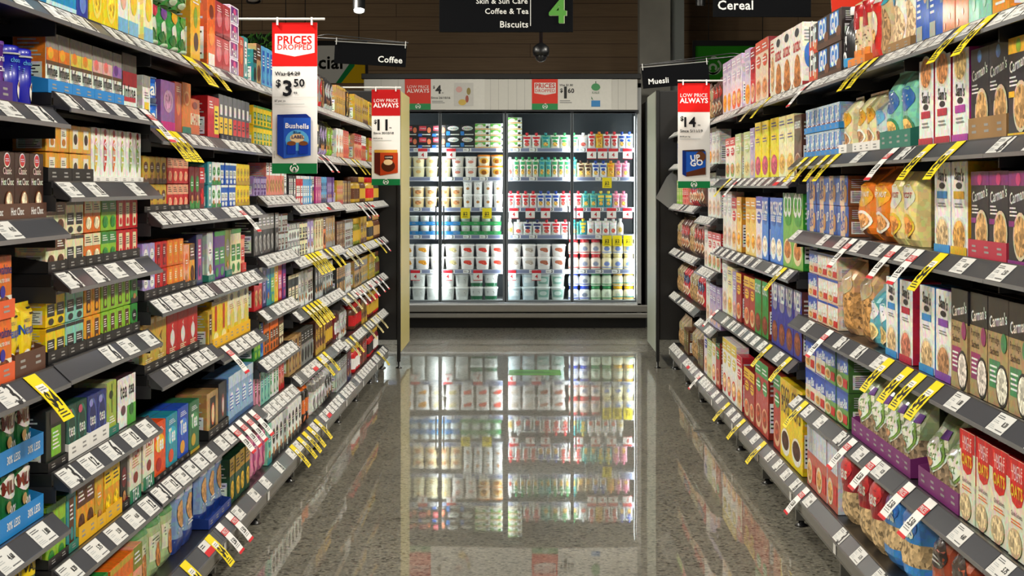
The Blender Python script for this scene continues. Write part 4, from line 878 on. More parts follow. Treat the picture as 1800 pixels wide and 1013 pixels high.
shelf_fill(L, 1, 4, [('teas/yellow/charcoal', 2, 2, BK, .026), ('teas/mint/charcoal', 2, 2, BK, .026), ('teas/amber/brown', 2, 2, BK, .026), ('teas/lime/brown', 4, 2, BK, .026), ('teas/green/charcoal', 2, 2, BK, .026)])
shelf_fill(L, 1, 5, [('uptin', 1, 1, BK, .02), ('dilg', 2, 1, WH, .035), ('dilb', 2, 1, WH, .035), ('bambu', 1, 1, GN, .02), ('puk', 1), ('tea/white/orange', 1)])
shelf_fill(L, 1, 6, [('tea/lime/green', 2, 1, BK, .02), ('tea/teal/brown', 1, 1, GN, .02), ('tea/amber/brown', 2, 1, YE, .04), ('tea/gold/amber', 1, 1, YE, .03), ('tea/amber/yellow', 2, 1, YE, .035), ('tea/black/maroon', 1, 1, BK, .02), ('lan', 1)])
shelf_fill(L, 1, 7, [('tall/yellow/brown', 2, 1), ('tall/lime/olive', 2), ('cof/green/olive', 1), ('cof/orange/gold', 2, 1), ('tall/peach/olive', 1)])
# third bay
shelf_fill(L, 2, 0, [('uwy', 1), ('leafr', 1, 2), ('leafp', 1, 2), ('leafy', 1, 2), ('leafg', 1, 2), ('uyb', 1), ('utr', 1)])
shelf_fill(L, 2, 1, [('tallwhite', 1), ('cyl', 1, 2), ('cpu', 1), ('cre', 1), ('cor', 1), ('col', 1), ('cwh', 1)])
shelf_fill(L, 2, 2, [('teas/gold/brown', 4, 2, BK, .02), ('teas/red/peach', 4, 2, BK, .016), ('tea/maroon/green', 2), ('tea/maroon/red', 1)])
shelf_fill(L, 2, 3, [('teas/lilac/white', 2, 2, BK, .026), ('teas/red/maroon', 2, 2, BK, .026), ('teas/orange/amber', 3, 2, BK, .026), ('tea/peach/orange', 1, 1, BK, .02), ('tea/amber/brown', 1, 1, BK, .02), ('tall/navy/magenta', 1)])
shelf_fill(L, 2, 4, [('ner1', 2, 1, BK, .025), ('ner2', 4, 1, BK, .025)])
shelf_fill(L, 2, 5, [('lan', 1), ('ttor', 1, 1, BK, .015), ('tttl', 1, 1, BK, .015), ('ttbl', 1, 1, BK, .015), ('ttgn', 1)])
shelf_fill(L, 2, 6, [('grnpk', 3, 2), ('blupk', 2, 1)])
# fourth bay
shelf_fill(L, 3, 0, [('uor', 1), ('ure', 2, 2), ('upu', 1, 4), ('cre', 1), ('tall/teal/white', 1)])
shelf_fill(L, 3, 1, [('cred', 1), ('gpy', 3, 1, BK, .02), ('gpr', 3, 1, BK, .02), ('gpm', 1, 1, BK, .02)])
shelf_fill(L, 3, 2, [('teas/teal/white', 1, 2), ('teas/white/green', 2, 2), ('teas/blue/white', 4, 2), ('teas/yellow/gold', 4, 2), ('teas/lilac/purple', 1, 2)])
shelf_fill(L, 3, 3, [('tall/silver/white', 1, 1, GN, .02), ('tall/purple/green', 2), ('tall/olive/grey', 1, 1, GN, .02), ('tall/cream/green', 2, 1), ('tea/peach/red', 1, 1, 'c83a34', .03)])
shelf_fill(L, 3, 4, [('tea/gold/brown', 1), ('ytea', 2, 1, YE, .03), ('ytea2', 3, 1, YE, .04)])
shelf_fill(L, 3, 5, [('krafto', 1, 1, BK, .03), ('blacko', 1, 1, BK, .03), ('blw', 4, 1)])
shelf_fill(L, 3, 6, [('blupk', 3, 1, '1c3a8a', .03), ('tall/dark_green/gold', 4)])
# fifth bay
shelf_fill(L, 4, 0, [('tea/teal/charcoal', 1), ('tall/kraft/brown', 1), ('tall/sky/blue', 3, 1), ('tall/grey/charcoal', 3)])
shelf_fill(L, 4, 1, [('teas/yellow/green', 6, 2), ('teas/orange/yellow', 5, 2)])
shelf_fill(L, 4, 2, [('teas/lilac/purple', 4, 1), ('tea/salmon/white', 6), ('tea/grey/white', 3)])
shelf_fill(L, 4, 3, [('tall/charcoal/grey', 3), ('tall/black/grey', 3), ('small/silver/brown', 3, 2)])
shelf_fill(L, 4, 4, [('tall/red/white', 2), ('tall/navy/lilac', 1), ('tall/blue/teal', 1), ('tall/teal/lime', 1), ('tall/yellow/amber', 1), ('tall/red/pink', 1), ('tall/purple/magenta', 1)])
shelf_fill(L, 4, 5, [('tea/green/lime', 2), ('tea/sky/blue', 1), ('tea/orange/brown', 5), ('tea/brown/cream', 2)])
shelf_fill(L, 4, 6, [('tea/pink/brown', 2), ('tea/mint/teal', 3), ('tea/white/green', 3), ('tea/salmon/red', 2)])
shelf_fill(L, 4, 7, [('bagc/pink/magenta', 3), ('tall/mint/teal', 1), ('tall/white/black', 3), ('tall/silver/charcoal', 1)])
# sixth to tenth bays: the coffee
CF = {
 5: [[('bagc/black/silver', 2), ('bagc/charcoal/maroon', 2), ('bagc/teal/navy', 2), ('tall/charcoal/white', 2)],
     [('tall/cream/maroon', 2), ('bagc/cream/maroon', 3), ('bagc/maroon/cream', 2)],
     [('tea/charcoal/white', 3), ('tea/red/white', 3), ('tea/sky/white', 4), ('tea/navy/white', 1)],
     [('small/white/grey', 4, 3), ('small/cream/charcoal', 3, 3), ('tall/lilac/white', 2)],
     [('tall/black/cream', 3), ('tall/silver/white', 3), ('tall/white/brown', 2)],
     [('tall/tan/brown', 4, 1), ('tall/grey/charcoal', 4)],
     [('tall/white/black', 4, 1), ('bagc/black/orange', 3)]],
 6: [[('bagc/grey/red', 3), ('bagc/brown/tan', 1), ('bagc/charcoal/silver', 3)],
     [('bagc/cream/charcoal', 2), ('bagc/charcoal/lilac', 3), ('bagc/olive/lime', 2)],
     [('tea/magenta/pink', 3), ('tea/sky/navy', 3), ('tea/purple/lilac', 4)],
     [('tall/cream/tan', 3), ('tall/orange/brown', 1), ('tall/tan/grey', 4)],
     [('tall/charcoal/silver', 3), ('tall/silver/black', 4)],
     [('tall/brown/gold', 4), ('jar/brown/gold', 4)],
     [('bagc/white/grey', 4), ('bagc/silver/charcoal', 3)]],
 7: [[('tall/tan/gold', 4), ('bagc/black/gold', 3)], [('tall/white/peach', 3), ('tall/red/orange', 3), ('bagc/olive/lime', 1)], [('tea/gold/red', 4), ('tea/brown/gold', 5)],
     [('tall/brown/tan', 4), ('tall/silver/brown', 4)], [('tall/charcoal/tan', 4), ('tall/silver/white', 3)], [('bagc/maroon/white', 2), ('bagc/silver/white', 3)], [('tall/silver/grey', 5), ('tall/maroon/navy', 2)]],
 8: [[('tall/gold/tan', 5), ('tall/gold/brown', 3)], [('tall/peach/red', 4), ('tall/red/white', 3)], [('jar/gold/brown', 4), ('jar/brown/gold', 4)], [('jar/olive/gold', 4), ('tall/gold/brown', 4)],
     [('tall/tan/charcoal', 4), ('tall/grey/gold', 4)], [('jar/brown/red', 5), ('tall/brown/gold', 3)], [('jar/red/white', 4), ('tall/brown/red', 4)]],
 9: [[('tall/gold/charcoal', 5), ('tall/tan/white', 3)], [('tall/gold/red', 4), ('tall/cream/gold', 4)], [('jar/gold/red', 4), ('jar/charcoal/gold', 4)], [('jar/gold/charcoal', 4), ('jar/brown/tan', 5)],
     [('tall/gold/olive', 4), ('jar/olive/brown', 4)], [('jar/maroon/gold', 4), ('jar/red/gold', 4)], [('jar/red/charcoal', 4), ('jar/maroon/white', 4)]]}
for i, rows in CF.items():
    for k, row in enumerate(rows): shelf_fill(L, i, k, row)
RT = 'right'
# right shelving
shelf_fill(RT, 0, 0, [('orbar', 1)], x0=.77)
shelf_fill(RT, 0, 1, [('cary', 1)], x0=.74)
shelf_fill(RT, 0, 2, [('carp', 1)], x0=.74)
shelf_fill(RT, 0, 3, [('porg', 1, 1)], x0=.735)
shelf_fill(RT, 0, 4, [('oats', 1)], x0=.76)
shelf_fill(RT, 1, 0, [('orbar', 1), ('mibar', 2), ('pebar', 2), ('blbar', 2)])
shelf_fill(RT, 1, 1, [('carb', 2, 1, KR, .05), ('_', .012), ('samp', 1), ('_', .015), ('samr', 1), ('_', .02), ('samr', 1)])
shelf_fill(RT, 1, 2, [('carp', 2, 1, RD, .04), ('_', .015), ('samy', 1), ('_', .015), ('samb', 1)])
shelf_fill(RT, 1, 3, [('porg', 1), ('porp', 2), ('_', .01), ('samv', 1), ('_', .02), ('samb', 1)])
shelf_fill(RT, 1, 4, [('oats', 3), ('seed', 2, 1, PU, .05)])
shelf_fill(RT, 1, 5, [('redpk', 2), ('oator', 2)])
shelf_fill(RT, 2, 0, [('granbag', 2, 1, KR, .03), ('clearbag', 1), ('snack_r', 1), ('rcrate', 2, 1, 'e88a38', .03)])
shelf_fill(RT, 2, 1, [('mbg', 2, 1, GN, .05), ('mbs', 1, 1, WH, .03), ('mby', 2, 1, WH, .03)])
shelf_fill(RT, 2, 2, [('mba', 2), ('mbo', 2, 1)])
shelf_fill(RT, 2, 3, [('samr2', 1), ('_', .02), ('samb', 1), ('mbt', 2), ('mbc', 1)])
shelf_fill(RT, 2, 4, [('seed', 4, 1, PU, .05)])
shelf_fill(RT, 2, 5, [('oatbl', 2), ('oatb', 2)])
shelf_fill(RT, 3, 0, [('bill', 1), ('brtray', 2, 2), ('redfit', 1, 2)])
shelf_fill(RT, 3, 1, [('mby', 1, 1, WH, .03), ('upgo', 7, 2, BL, .02)])
shelf_fill(RT, 3, 2, [('upgo2', 4, 2)])
shelf_fill(RT, 3, 3, [('mbc', 1), ('wbites', 2, 3), ('wsm', 1, 3)])
shelf_fill(RT, 3, 4, [('wg', 2, 2), ('wb', 2, 2)])
shelf_fill(RT, 3, 5, [('oatb', 1), ('wbig', 3)])
E0 = [('anz', 3), ('dkside', 1)]
shelf_fill(RT, 4, 0, E0); shelf_fill(RT, 5, 0, [('cpea', 2), ('credc', 1), ('clil', 1)]); shelf_fill(RT, 6, 0, [('clil2', 2), ('clil', 2)])
shelf_fill(RT, 4, 1, [('cher', 1), ('cpy', 2), ('cyel', 1)]); shelf_fill(RT, 5, 1, [('cyel', 2), ('clav', 1), ('cpg', 1)]); shelf_fill(RT, 6, 1, [('cpg', 1), ('cwr', 2)])
shelf_fill(RT, 4, 2, [('cgre', 2), ('cbub', 2)]); shelf_fill(RT, 5, 2, [('cbub', 1), ('ckel', 1), ('ccrn', 2)]); shelf_fill(RT, 6, 2, [('ccrn', 1), ('ccrr', 1), ('cwhi', 2)])
shelf_fill(RT, 4, 3, [('cnes', 4)]); shelf_fill(RT, 5, 3, [('cchg', 2), ('cyr', 2)]); shelf_fill(RT, 6, 3, [('cyr', 1), ('clav', 1), ('cpy', 1), ('cwhi', 1)])
shelf_fill(RT, 4, 4, [('ccoc', 2), ('crad', 1)]); shelf_fill(RT, 5, 4, [('crad', 2), ('cyr', 2)]); shelf_fill(RT, 6, 4, [('ccrr', 1), ('cwyl', 3)])
shelf_fill(RT, 7, 0, [('nutdk', 3), ('nutcl', 2)]); shelf_fill(RT, 7, 1, [('cwhi', 2), ('clil', 2)]); shelf_fill(RT, 7, 2, [('cwhi', 3)]); shelf_fill(RT, 7, 3, [('cwr', 3), ('cwhi', 1)]); shelf_fill(RT, 7, 4, [('clav', 3), ('cwhi', 1)]); shelf_fill(RT, 7, 5, [('crad', 1), ('cwyl', 1), ('cpg', 1), ('ckel', 1)])
for i in (8, 9):
    shelf_fill(RT, i, 0, [('nutdk', 3), ('nutcl', 2)]); shelf_fill(RT, i, 1, [('tall/green/white', 3), ('tall/red/white', 3), ('tall/blue/silver', 2)])
    shelf_fill(RT, i, 2, [('tall/salmon/red', 4), ('tall/lime/cream', 4)] if i == 9 else [('nutdk', 3), ('nutrb', 3)])
    shelf_fill(RT, i, 3, [('nutdk', 4), ('nutcl', 2)]); shelf_fill(RT, i, 4, [('nutrb', 3), ('nutcl', 3)]); shelf_fill(RT, i, 5, [('tall/brown/olive', 3), ('nutcl', 3)])
print('COUNT', COUNT, sum(COUNT.values()))
# ================================================================== END PANELS OF THE AISLE
def end_display(side):
    s = SG[side]; xe = .868 if side == 'left' else .842; top = 1.86
    root = link('end_cap_display', None, None, (s * (xe + .45), 11.75, 0)); root['category'] = 'display stand'
    root['label'] = f'black end-of-aisle display stand closing the {side} shelving run'; root['group'] = 'end-of-aisle display stands'
    def bx(name, x0, x1, y0, y1, z0, z1, col, m=METAL, lab=None):
        b = MB(); X0, X1 = sorted((s * x0 - s * (xe + .45), s * x1 - s * (xe + .45)))
        b.box(X0, X1, y0 - 11.735, y1 - 11.735, z0, z1, col, m, ch=.002); return b.obj(name, root, label=lab)
    bx('back_panel', xe + .022, xe + .93, 11.705, 11.72, .19, top - .01, '141414')
    bx('upright', xe, xe + .022, 11.69, 11.74, .045, top, '0e0e0e')
    bx('upright', xe + .93, xe + .95, 11.69, 11.74, .045, top, '0e0e0e')
    bx('side_panel', xe + .002, xe + .02, 11.80, 12.62, .1, top, 'c9bc78' if side == 'left' else '9aa296', lab='pale metal side panel, reflected tint in its colour')  # tint reflected in the metal is put into each side's base colour
    bx('top_panel', xe + .02, xe + .93, 11.75, 12.6, top - .04, top, '2a2a2a')
    for z in (.2, .65, 1.1, 1.5): bx('shelf', xe + .022, xe + .93, 11.74, 12.5, z, z + .03, '3a3a3c')
    for xx in (xe + .011, xe + .12, xe + .94):
        b = MB(); b.lathe([(.022, 0), (.022, .004), (.007, .012), (.007, .05)], 12, s * xx - s * (xe + .45), -.02, '101010', PLAS); b.obj('foot', root)
end_display('left'); end_display('right')
# loose grey plastic sheet hanging at the right end
b = MB()
P = [(-.075, 0, .0), (.07, 0, -.115), (.085, .005, .02), (.06, .010, .20), (.0, .005, .14)]
Q = [(x, y + .003, z) for x, y, z in P]
b.mesh(P + Q, [(0, 1, 2, 3, 4), (9, 8, 7, 6, 5), (0, 5, 6, 1), (1, 6, 7, 2), (2, 7, 8, 3), (3, 8, 9, 4), (4, 9, 5, 0)], '7a7a7c', PLAS)
b.obj('plastic_divider_sheet', None, (.91, 11.668, 1.14), category='sheet', label='grey bent plastic sheet hooked on the black end panel')

# ================================================================== SIGNS
def board(name, w, h, t, base, art, loc, rot=0, label='', cat='sign', corner=0, back='2a2a2a', group=None, parts=None, yaw=0):
    b = MB(); b.box(-w / 2, w / 2, 0, t, -h, 0, base, MATTE, ch=min(.001, t / 3), cols=[base, back, back, back, base, base])
    b.art(art, flat(-w / 2, -h, w, h), w, h, m=MATTE, off0=.0006, step=.0004)
    return b.obj(name, None, loc, label=label, category=cat, group=group)
def hexbanner(x0, y0, x1, y1, tip):
    return [('p', [(x0, y0), ((x0 + x1) / 2, tip), (x1, y0), (x1, y1), (x0, y1)], 'f4f2ee')]
def drink_box(x0, y0, x1, y1, c, c2, words, wc, cups):
    w = x1 - x0; h = y1 - y0
    a = [('p', [(x0, y0 + h * .06), (x0 + w * .18, y0), (x0 + w * .18, y1 - h * .05), (x0, y1)], c2), ('p', [(x0 + w * .18, y0), (x1, y0 + h * .04), (x1, y1 - h * .02), (x0 + w * .18, y1 - h * .05)], c), ('p', [(x0, y1), (x0 + w * .18, y1 - h * .05), (x1, y1 - h * .02), (x0 + w * .8, y1 + h * .03)], c2)]
    return a
fin = 'aisle_fin_sign'
art = [('r', 0, .71, 1, 1, 'd8201e'), *hexbanner(.06, .80, .94, .925, .775), ('t', .5, .885, .76, 'PRICES', 'd8201e', 0, .05), ('t', .5, .838, .76, 'DROPPED', 'd8201e', 0, .02),
       ('t', .34, .66, .56, 'Was $4.29', '1c1c20', 0, .03), ('r', .28, .658, .6, .662, '1c1c20'), ('t', .14, .595, .11, '$', '1c1c20', 0, .05), ('t', .34, .565, .2, '3', '1c1c20', 0, .06), ('t', .6, .6, .24, '50', '1c1c20', 0, .05), ('t', .52, .535, .08, 'ea', '1c1c20'),
       ('r', .02, .505, .98, .507, 'c8c6c0'), ('t', .18, .48, .24, '$7 per ea', '3a3a3a'), ('b', .06, .455, .72, .465, 1, 'silver'), ('b', .04, .1, .07, .15, 6, 'grey'), ('r', 0, 0, 1, .068, '1c7a44'),
       ('p', [(.12, .13), (.26, .1), (.26, .37), (.12, .39)], '1c3a98'), ('p', [(.26, .1), (.86, .12), (.86, .37), (.26, .37)], '2a58c0'), ('p', [(.12, .39), (.26, .37), (.86, .37), (.76, .395)], '182c80'),
       ('e', .56, .22, .26, .07, '58a8dc'), ('e', .56, .235, .16, .03, 'e8c898'), ('t', .56, .315, .52, 'Bushells', 'f6f2f4', -.04, .05), ('t', .56, .272, .16, 'Blue', '14205c'), ('t', .58, .243, .28, 'LABEL', '14205c', 0, .05),
       ('r', .34, .13, .53, .2, '1a3aa8'), ('r', .6, .13, .8, .2, '1a3aa8'), ('e', .435, .2, .1, .015, '7a4a2c'), ('e', .7, .2, .1, .015, '7a4a2c'), ('w', .5, .034, .09, 'f4f4f0')]
board(fin, .162, .542, .002, 'eceae6', art, (-.844, 6.28, 1.806), label='tall red and white price sign reading PRICES DROPPED, blue tea box picture', group='hanging price signs over the aisle')
def rod(name, x0, x1, y, z, clips, label, col='d8d6d0'):
    r = link(name, None, None, (x0, y, z)); r['category'] = 'rod'; r['label'] = label; r['group'] = 'sign rods'
    b = MB(); b.tube([(0, 0, 0), (x1 - x0, 0, 0)], .0045, col, PLAS); b.box(min(0, (x1 - x0) * 0) - .012, .012, -.01, .01, -.01, .01, col, PLAS); b.obj('bar', r)
    for c in clips:
        b = MB(); b.box(c - x0 - .003, c - x0 + .003, -.006, .012, -.022, .006, 'f0f0ee', PLAS); b.obj('clip', r)
rod('sign_rod', -1.33, -.735, 6.272, 1.818, (-.905, -.782), 'white rod carrying the PRICES DROPPED sign')
def lowprice(w, h, loc, price, since, img, label, red='d8201e', dim='eceae6'):
    art = [('r', 0, .725, 1, 1, red), ('t', .5, .885, .84, 'LOW PRICE', 'f2e6e4', 0, .01), ('t', .5, .835, .88, 'ALWAYS', 'f6f0ee', 0, .05), ('t', .13, .66, .1, '$', '1c1c20', 0, .05), ('t', .38, .63, .36 if len(price) > 1 else .2, price, '1c1c20', 0, .05), ('t', .66, .6, .08, 'ea', '1c1c20'),
           ('t', .42, .545, .7, since, '1c1c20', 0, .03), ('t', .22, .49, .32, '$4.00 per kg', '3a3a3a'), ('b', .06, .462, .7, .474, 1, 'silver'), *img, ('r', 0, 0, 1, .065, '1c7a44'), ('w', .5, .034, .09, 'f4f4f0')]
    board(fin, w, h, .002, dim, art, loc, label=label, group='hanging price signs over the aisle')
img2 = [('p', [(.1, .13), (.3, .1), (.3, .34), (.1, .36)], '5a2018'), ('p', [(.3, .1), (.92, .13), (.92, .34), (.3, .34)], 'b8401c'), ('r', .1, .34, .9, .37, 'd8a040'), ('e', .58, .2, .24, .06, '4a2414'), ('e', .58, .24, .16, .03, 'e8c898'), ('r', .45, .27, .75, .31, '2a1414'), ('t', .6, .29, .26, 'COFFEE', 'f0e0d0')]
lowprice(.161, .54, (-.8135, 9.88, 1.764), '11', 'Since 30/10/18', img2, 'tall price sign, eleven dollars, orange coffee box picture', red='b81e20')
rod('sign_rod', -1.3, -.728, 9.872, 1.775, (-.87, -.757), 'pale rod carrying the eleven dollar sign')
img3 = [('p', [(.14, .13), (.26, .11), (.26, .35), (.14, .36)], '16307c'), ('p', [(.26, .11), (.86, .13), (.86, .35), (.26, .35)], '2258b8'), ('p', [(.26, .11), (.86, .13), (.86, .2), (.26, .15)], '5a3020'), ('e', .7, .3, .16, .05, '6a4028'), ('t', .54, .29, .3, 'UP', 'f4f6fa', .12, .06), ('t', .58, .24, .4, 'GO', 'f4f6fa', .12, .07), ('p', [(.14, .36), (.26, .35), (.86, .35), (.8, .37)], '4a3428')]
lowprice(.164, .536, (.836, 8.95, 1.745), '14', 'Since 5/11/19', img3, 'tall price sign, fourteen dollars, blue drink box picture')
rod('sign_rod', 1.3, .752, 8.942, 1.757, (.78, .9), 'pale rod carrying the fourteen dollar sign')
# category flags
def flag(w, h, loc, txt, tx, tw, roll, label, arm):
    r = link('category_sign', None, None, loc); r.rotation_euler = (0, roll, 0); r['category'] = 'sign'; r['label'] = label; r['group'] = 'black category flag signs'
    b = MB(); b.box(-w / 2, w / 2, 0, .004, -h, 0, '07080b', MATTE, ch=.001)
    b.box(-w / 2, w / 2, -.002, .006, -.004, .001, '8a8a86', PLAS)
    b.art([('t', tx, .3 if h < .2 else .22, tw, txt, 'e4e4e0', 0, .03)], flat(-w / 2, -h, w, h), w, h); b.obj('board', r)
    x0, x1 = arm
    b = MB(); b.tube([(x0, .01, .012), (x1, .01, .012)], .005, '1c1c1e', METAL); b.tube([(x0 + .1 * math.copysign(1, x1 - x0), .01, .012), (x0 + .2 * math.copysign(1, x1 - x0), .01, .035), (x1, .01, .012)], .003, '1c1c1e', METAL)
    for c in (-w / 2 + .008, w / 2 - .008): b.box(c - .002, c + .002, -.004, .014, -.02, .02, 'c8c8c4', PLAS)
    b.obj('bracket', r)
flag(.405, .126, (-.897, 9.87, 2.026), 'Coffee', .78, .34, math.radians(3.2), 'black flag sign reading Coffee over the left shelving', (-.45, .21))
flag(.402, .13, (.865, 10.5, 1.95), 'Muesli', .24, .3, math.radians(-5.2), 'black flag sign reading Muesli over the right shelving', (.55, -.21))
flag(.395, .16, (.9325, 7.05, 2.06), 'Cereal', .23, .36, 0, 'black flag sign reading Cereal over the right shelving', (.45, -.2))
# aisle marker
r = link('aisle_number_sign', None, None, (-.158, 11.5, 2.74)); r['category'] = 'sign'; r['label'] = 'large black hanging sign for aisle 4, reading Coffee and Tea, Biscuits'
w, h = .878, .51
b = MB(); b.box(-w / 2, w / 2, 0, .02, -h, 0, '06070a', MATTE, ch=.002)
GX = .672
b.art([('t', .47, .965 - .0, .40, 'Skin & Sun Care', 'd8d8d4', 0, .02) if False else ('t', .468, .195 + .39 * .5 * 0 + .205, .385, 'Skin & Sun Care', 'c8c8c4', 0, .02),
       ('t', .505, .3 - .03 + .0, .325, 'Coffee & Tea', 'c8c8c4', 0, .02), ('t', .56, .1, .21, 'Biscuits', 'c8c8c4', 0, .02),
       ('t', .435, .62, .44, 'Health & Beauty', 'c8c8c4', 0, .02), ('t', .5, .83, .3, 'Breakfast', 'c8c8c4', 0, .02), ('r', .68, .08, .685, .92, 'c8c8c4')], flat(-w / 2, -h, w, h), w, h)
b.obj('board', r)
b = MB(); b.art([('t', .5, .5, 1, '4', 'a8b890', 0, .06), ('t', .46, .515, 1, '4', '3c7c20', 0, .06)], flat(.285, -.45, .115, .16), .115, .16, off0=.003, step=.003); b.obj('numeral', r, label='green figure four')
for x in (-.3, .3):
    b = MB(); b.tube([(x, .01, 0), (x, .01, 4.2 - 2.74)], .004, '2a2a2a', METAL); b.obj('suspension_cable', r)
# background boards
art = [('t', .27, .5, .78, 'Special', '16160f', 0, .05), ('p', [(.62, 0), (1, 0), (1, 1), (.86, 1), (.84, .5)], 'e0b418'), ('p', [(.56, 0), (.64, 0), (.84, .45), (.88, 1), (.8, 1), (.76, .5)], '1f8a48')]
SCL = 3080 / 16.3
SB = board('specials_board', .62, .35, .02, 'dcdad2', art, (-1.845, 16.3, 1.22 + (327 - 80) / SCL), label='white and yellow board reading Special, behind the left shelving')
art = [('w', .22, .42, .1, 'b8c8b0')]
LB = board('supermarket_logo_board', .75, .33, .02, '2f8a22', art, (1.9, 16.2, 1.22 + (327 - 81) / 190), label='green board with pale apple-shaped emblem beside the concrete column')
b = MB(); b.box(-.4, .4, -.01, .03, 0, .05, '101010', METAL); b.box(-.4, -.3755, -.01, .03, -.4, 0, '101010', METAL); b.obj('board_frame', LB, (0, 0, .0005))
b = MB(); b.box(-.33, .33, -.01, .03, 0, .045, '101010', METAL); b.box(.315, .335, -.01, .03, -1.2, 0, '101010', METAL); b.obj('board_frame', SB, (0, 0, .0005))
art = [('r', 0, 0, .42, 1, 'd83a28'), ('r', 0, 0, .42, .16, '3a8a3a'), ('t', .72, .6, .3, '$6', '2a2a2a', 0, .05), ('b', .5, .15, .85, .3, 2, 'grey'), ('e', .9, .35, .05, .14, '8a2a20')]
o = board('shelf_top_header_card', .36, .16, .003, 'e8e6e0', art, (1.36, 6.9, 2.02), label='red, green and white price card above the cereal boxes')
o.rotation_euler = (0, math.radians(-4), 0)
b = MB(); b.tube([(0, 0, 0), (0, 0, .45)], .006, '3a3a3c', METAL); b.obj('card_stand', None, (1.36, 6.92, 1.86 - .015), category='stand', label='thin grey post holding the price card over the cereal')
# leafy picture board far left
b = MB(); b.box(-.3, .3, 0, .03, -.22, 0, '16240f', CARD)
rr = random.Random(4)
for q in range(140):
    x, z, a = rr.uniform(-.28, .28), rr.uniform(-.2, 0), rr.uniform(0, 6.28); l = rr.uniform(.02, .045)
    dx, dz = math.cos(a) * l, math.sin(a) * l
    y = -.002 - rr.uniform(0, .012)
    b.mesh([(x - dx, y, z - dz), (x - dz * .3, y - .004, z + dx * .3), (x + dx, y, z + dz), (x + dz * .3, y - .004, z - dx * .3)], [(0, 3, 2, 1)], ['2f7a22', '4a9a30', '1f5a1a', '6ab040'][q % 4], CARD)
b.obj('leaf_display_board', None, (-2.42, 15.9, 1.22 + (327 - 60) / 193.7), category='board', label='board covered in green leaves behind the left shelving')
b = MB(); b.tube([(0, 0, 0), (0, 0, 4.2 - 2.6)], .004, '2a2a2a', METAL)
for x in (-.2, .2):
    b2 = MB(); b2.tube([(0, 0, 0), (0, 0, 1.62)], .004, '2a2a2a', METAL); b2.obj('suspension_cable', None, (-2.42 + x, 15.915, 2.595), category='cable', label=f"thin cable holding the leafy board, {'left' if x < 0 else 'right'} one")
for x, nm, zt in ((-1.845, 'specials board', 1.22 + (327 - 80) / SCL + .045), (1.9, 'green emblem board', 1.22 + (327 - 81) / 190 + .05)):
    for sx in (-.25, .25):
        b2 = MB(); b2.tube([(0, 0, 0), (0, 0, 4.2 - zt - .003)], .004, '2a2a2a', METAL); b2.obj('suspension_cable', None, (x + sx, 16.31 if x < 0 else 16.21, zt + .001), category='cable', label=f"thin cable holding the {nm}, {'left' if sx < 0 else 'right'} one")

# ================================================================== CEILING FITTINGS
def cyl_lamp(loc, power, target, lit, label, r=.04, L_=.2, group='black cylinder spotlights'):
    root = link('spotlight', None, None, loc); root['category'] = 'lamp'; root['label'] = label; root['group'] = group
    d = (Vector(target) - Vector(loc)).normalized()
    q = d.to_track_quat('-Z', 'Y')
    b = MB(); b.lathe([(r, .0), (r, L_), (r * .8, L_ + .005)], 20, 0, 0, '121212', METAL, cap=False)
    b.lathe([(r * .8, L_), (r * .8, L_ + .006)], 20, 0, 0, '121212', METAL)
    b.lathe([(r * .9, .0), (r, .0)], 20, 0, 0, '1a1a1a', METAL, cap=False)
    o = b.obj('housing', root); o.rotation_euler = q.to_euler()
    b = MB(); b.lathe([(r * .88, .012), (r * .88, .016)], 20, 0, 0, 'white', LAMP if lit else METAL); o = b.obj('lamp_face', root); o.rotation_euler = q.to_euler()
    b = MB(); b.tube([(0, 0, .1), (0, 0, 4.2 - loc[2])], .008, '121212', METAL); b.obj('stem', root)
    if power:
        ld = bpy.data.lights.new('spot', 'AREA'); ld.shape = 'DISK'; ld.size = .3; ld.energy = power; ld.color = WARM; ld.spread = math.radians(130)
        lo = bpy.data.objects.new('spot_light', ld); COL.objects.link(lo); lo.parent = root; lo.location = d * .02; lo.rotation_euler = q.to_euler()
n_ = 0
for s in (-1, 1):
    for k in range(10):
        y = -.4 + k * 1.45
        cyl_lamp((s * 1.75, y, 3.0), TRACK_W, (-s * .95, y + .9, .7), True, f"black ceiling spotlight over the {'left' if s < 0 else 'right'} shelving, {ORD[k]} from the near end", group='aisle spotlights')
for k in range(5):  # centre row added out of view to brighten the floor and tickets
    cyl_lamp((0, 1.2 + k * 2.3, 3.2), 11, (0, 1.4 + k * 2.3, 0), True, f'added downlight out of view brightening the aisle floor, {ORD[k]} from the near end', group='added aisle centre downlights')
cyl_lamp((-1.25, 12.8, 2.50), 12, (-1.15, 11.6, 0), True, 'lit black spotlight against the timber behind the Coffee sign', r=.045)
cyl_lamp((-1.50, 9.5, 2.22), 0, (-1.3, 8.9, 0), False, 'unlit black spotlight above the blue boxes')
cyl_lamp((1.36, 14.0, 2.66), 6, (1.36, 14.2, 0), False, 'black spotlight beside the Cereal sign')
# dome camera
root = link('dome_camera', None, None, (.081, 13.2, 2.2)); root['category'] = 'camera'; root['label'] = 'black dome security camera hanging behind the aisle 4 sign'
b = MB(); b.tube([(0, 0, .09), (0, 0, 2.0)], .014, '1a1012', METAL); b.obj('drop_pipe', root)
b = MB(); b.lathe([(.058, .0), (.064, .03), (.06, .065), (.03, .09), (.014, .1)], 24, 0, 0, '0c0c0e', METAL); b.obj('housing', root)
b = MB(); b.lathe([(.006, -.048), (.02, -.044), (.036, -.03), (.045, -.008), (.046, .004)], 24, 0, 0, '1a1a1e', PLAS); b.obj('dome', root, label='smoked dome')
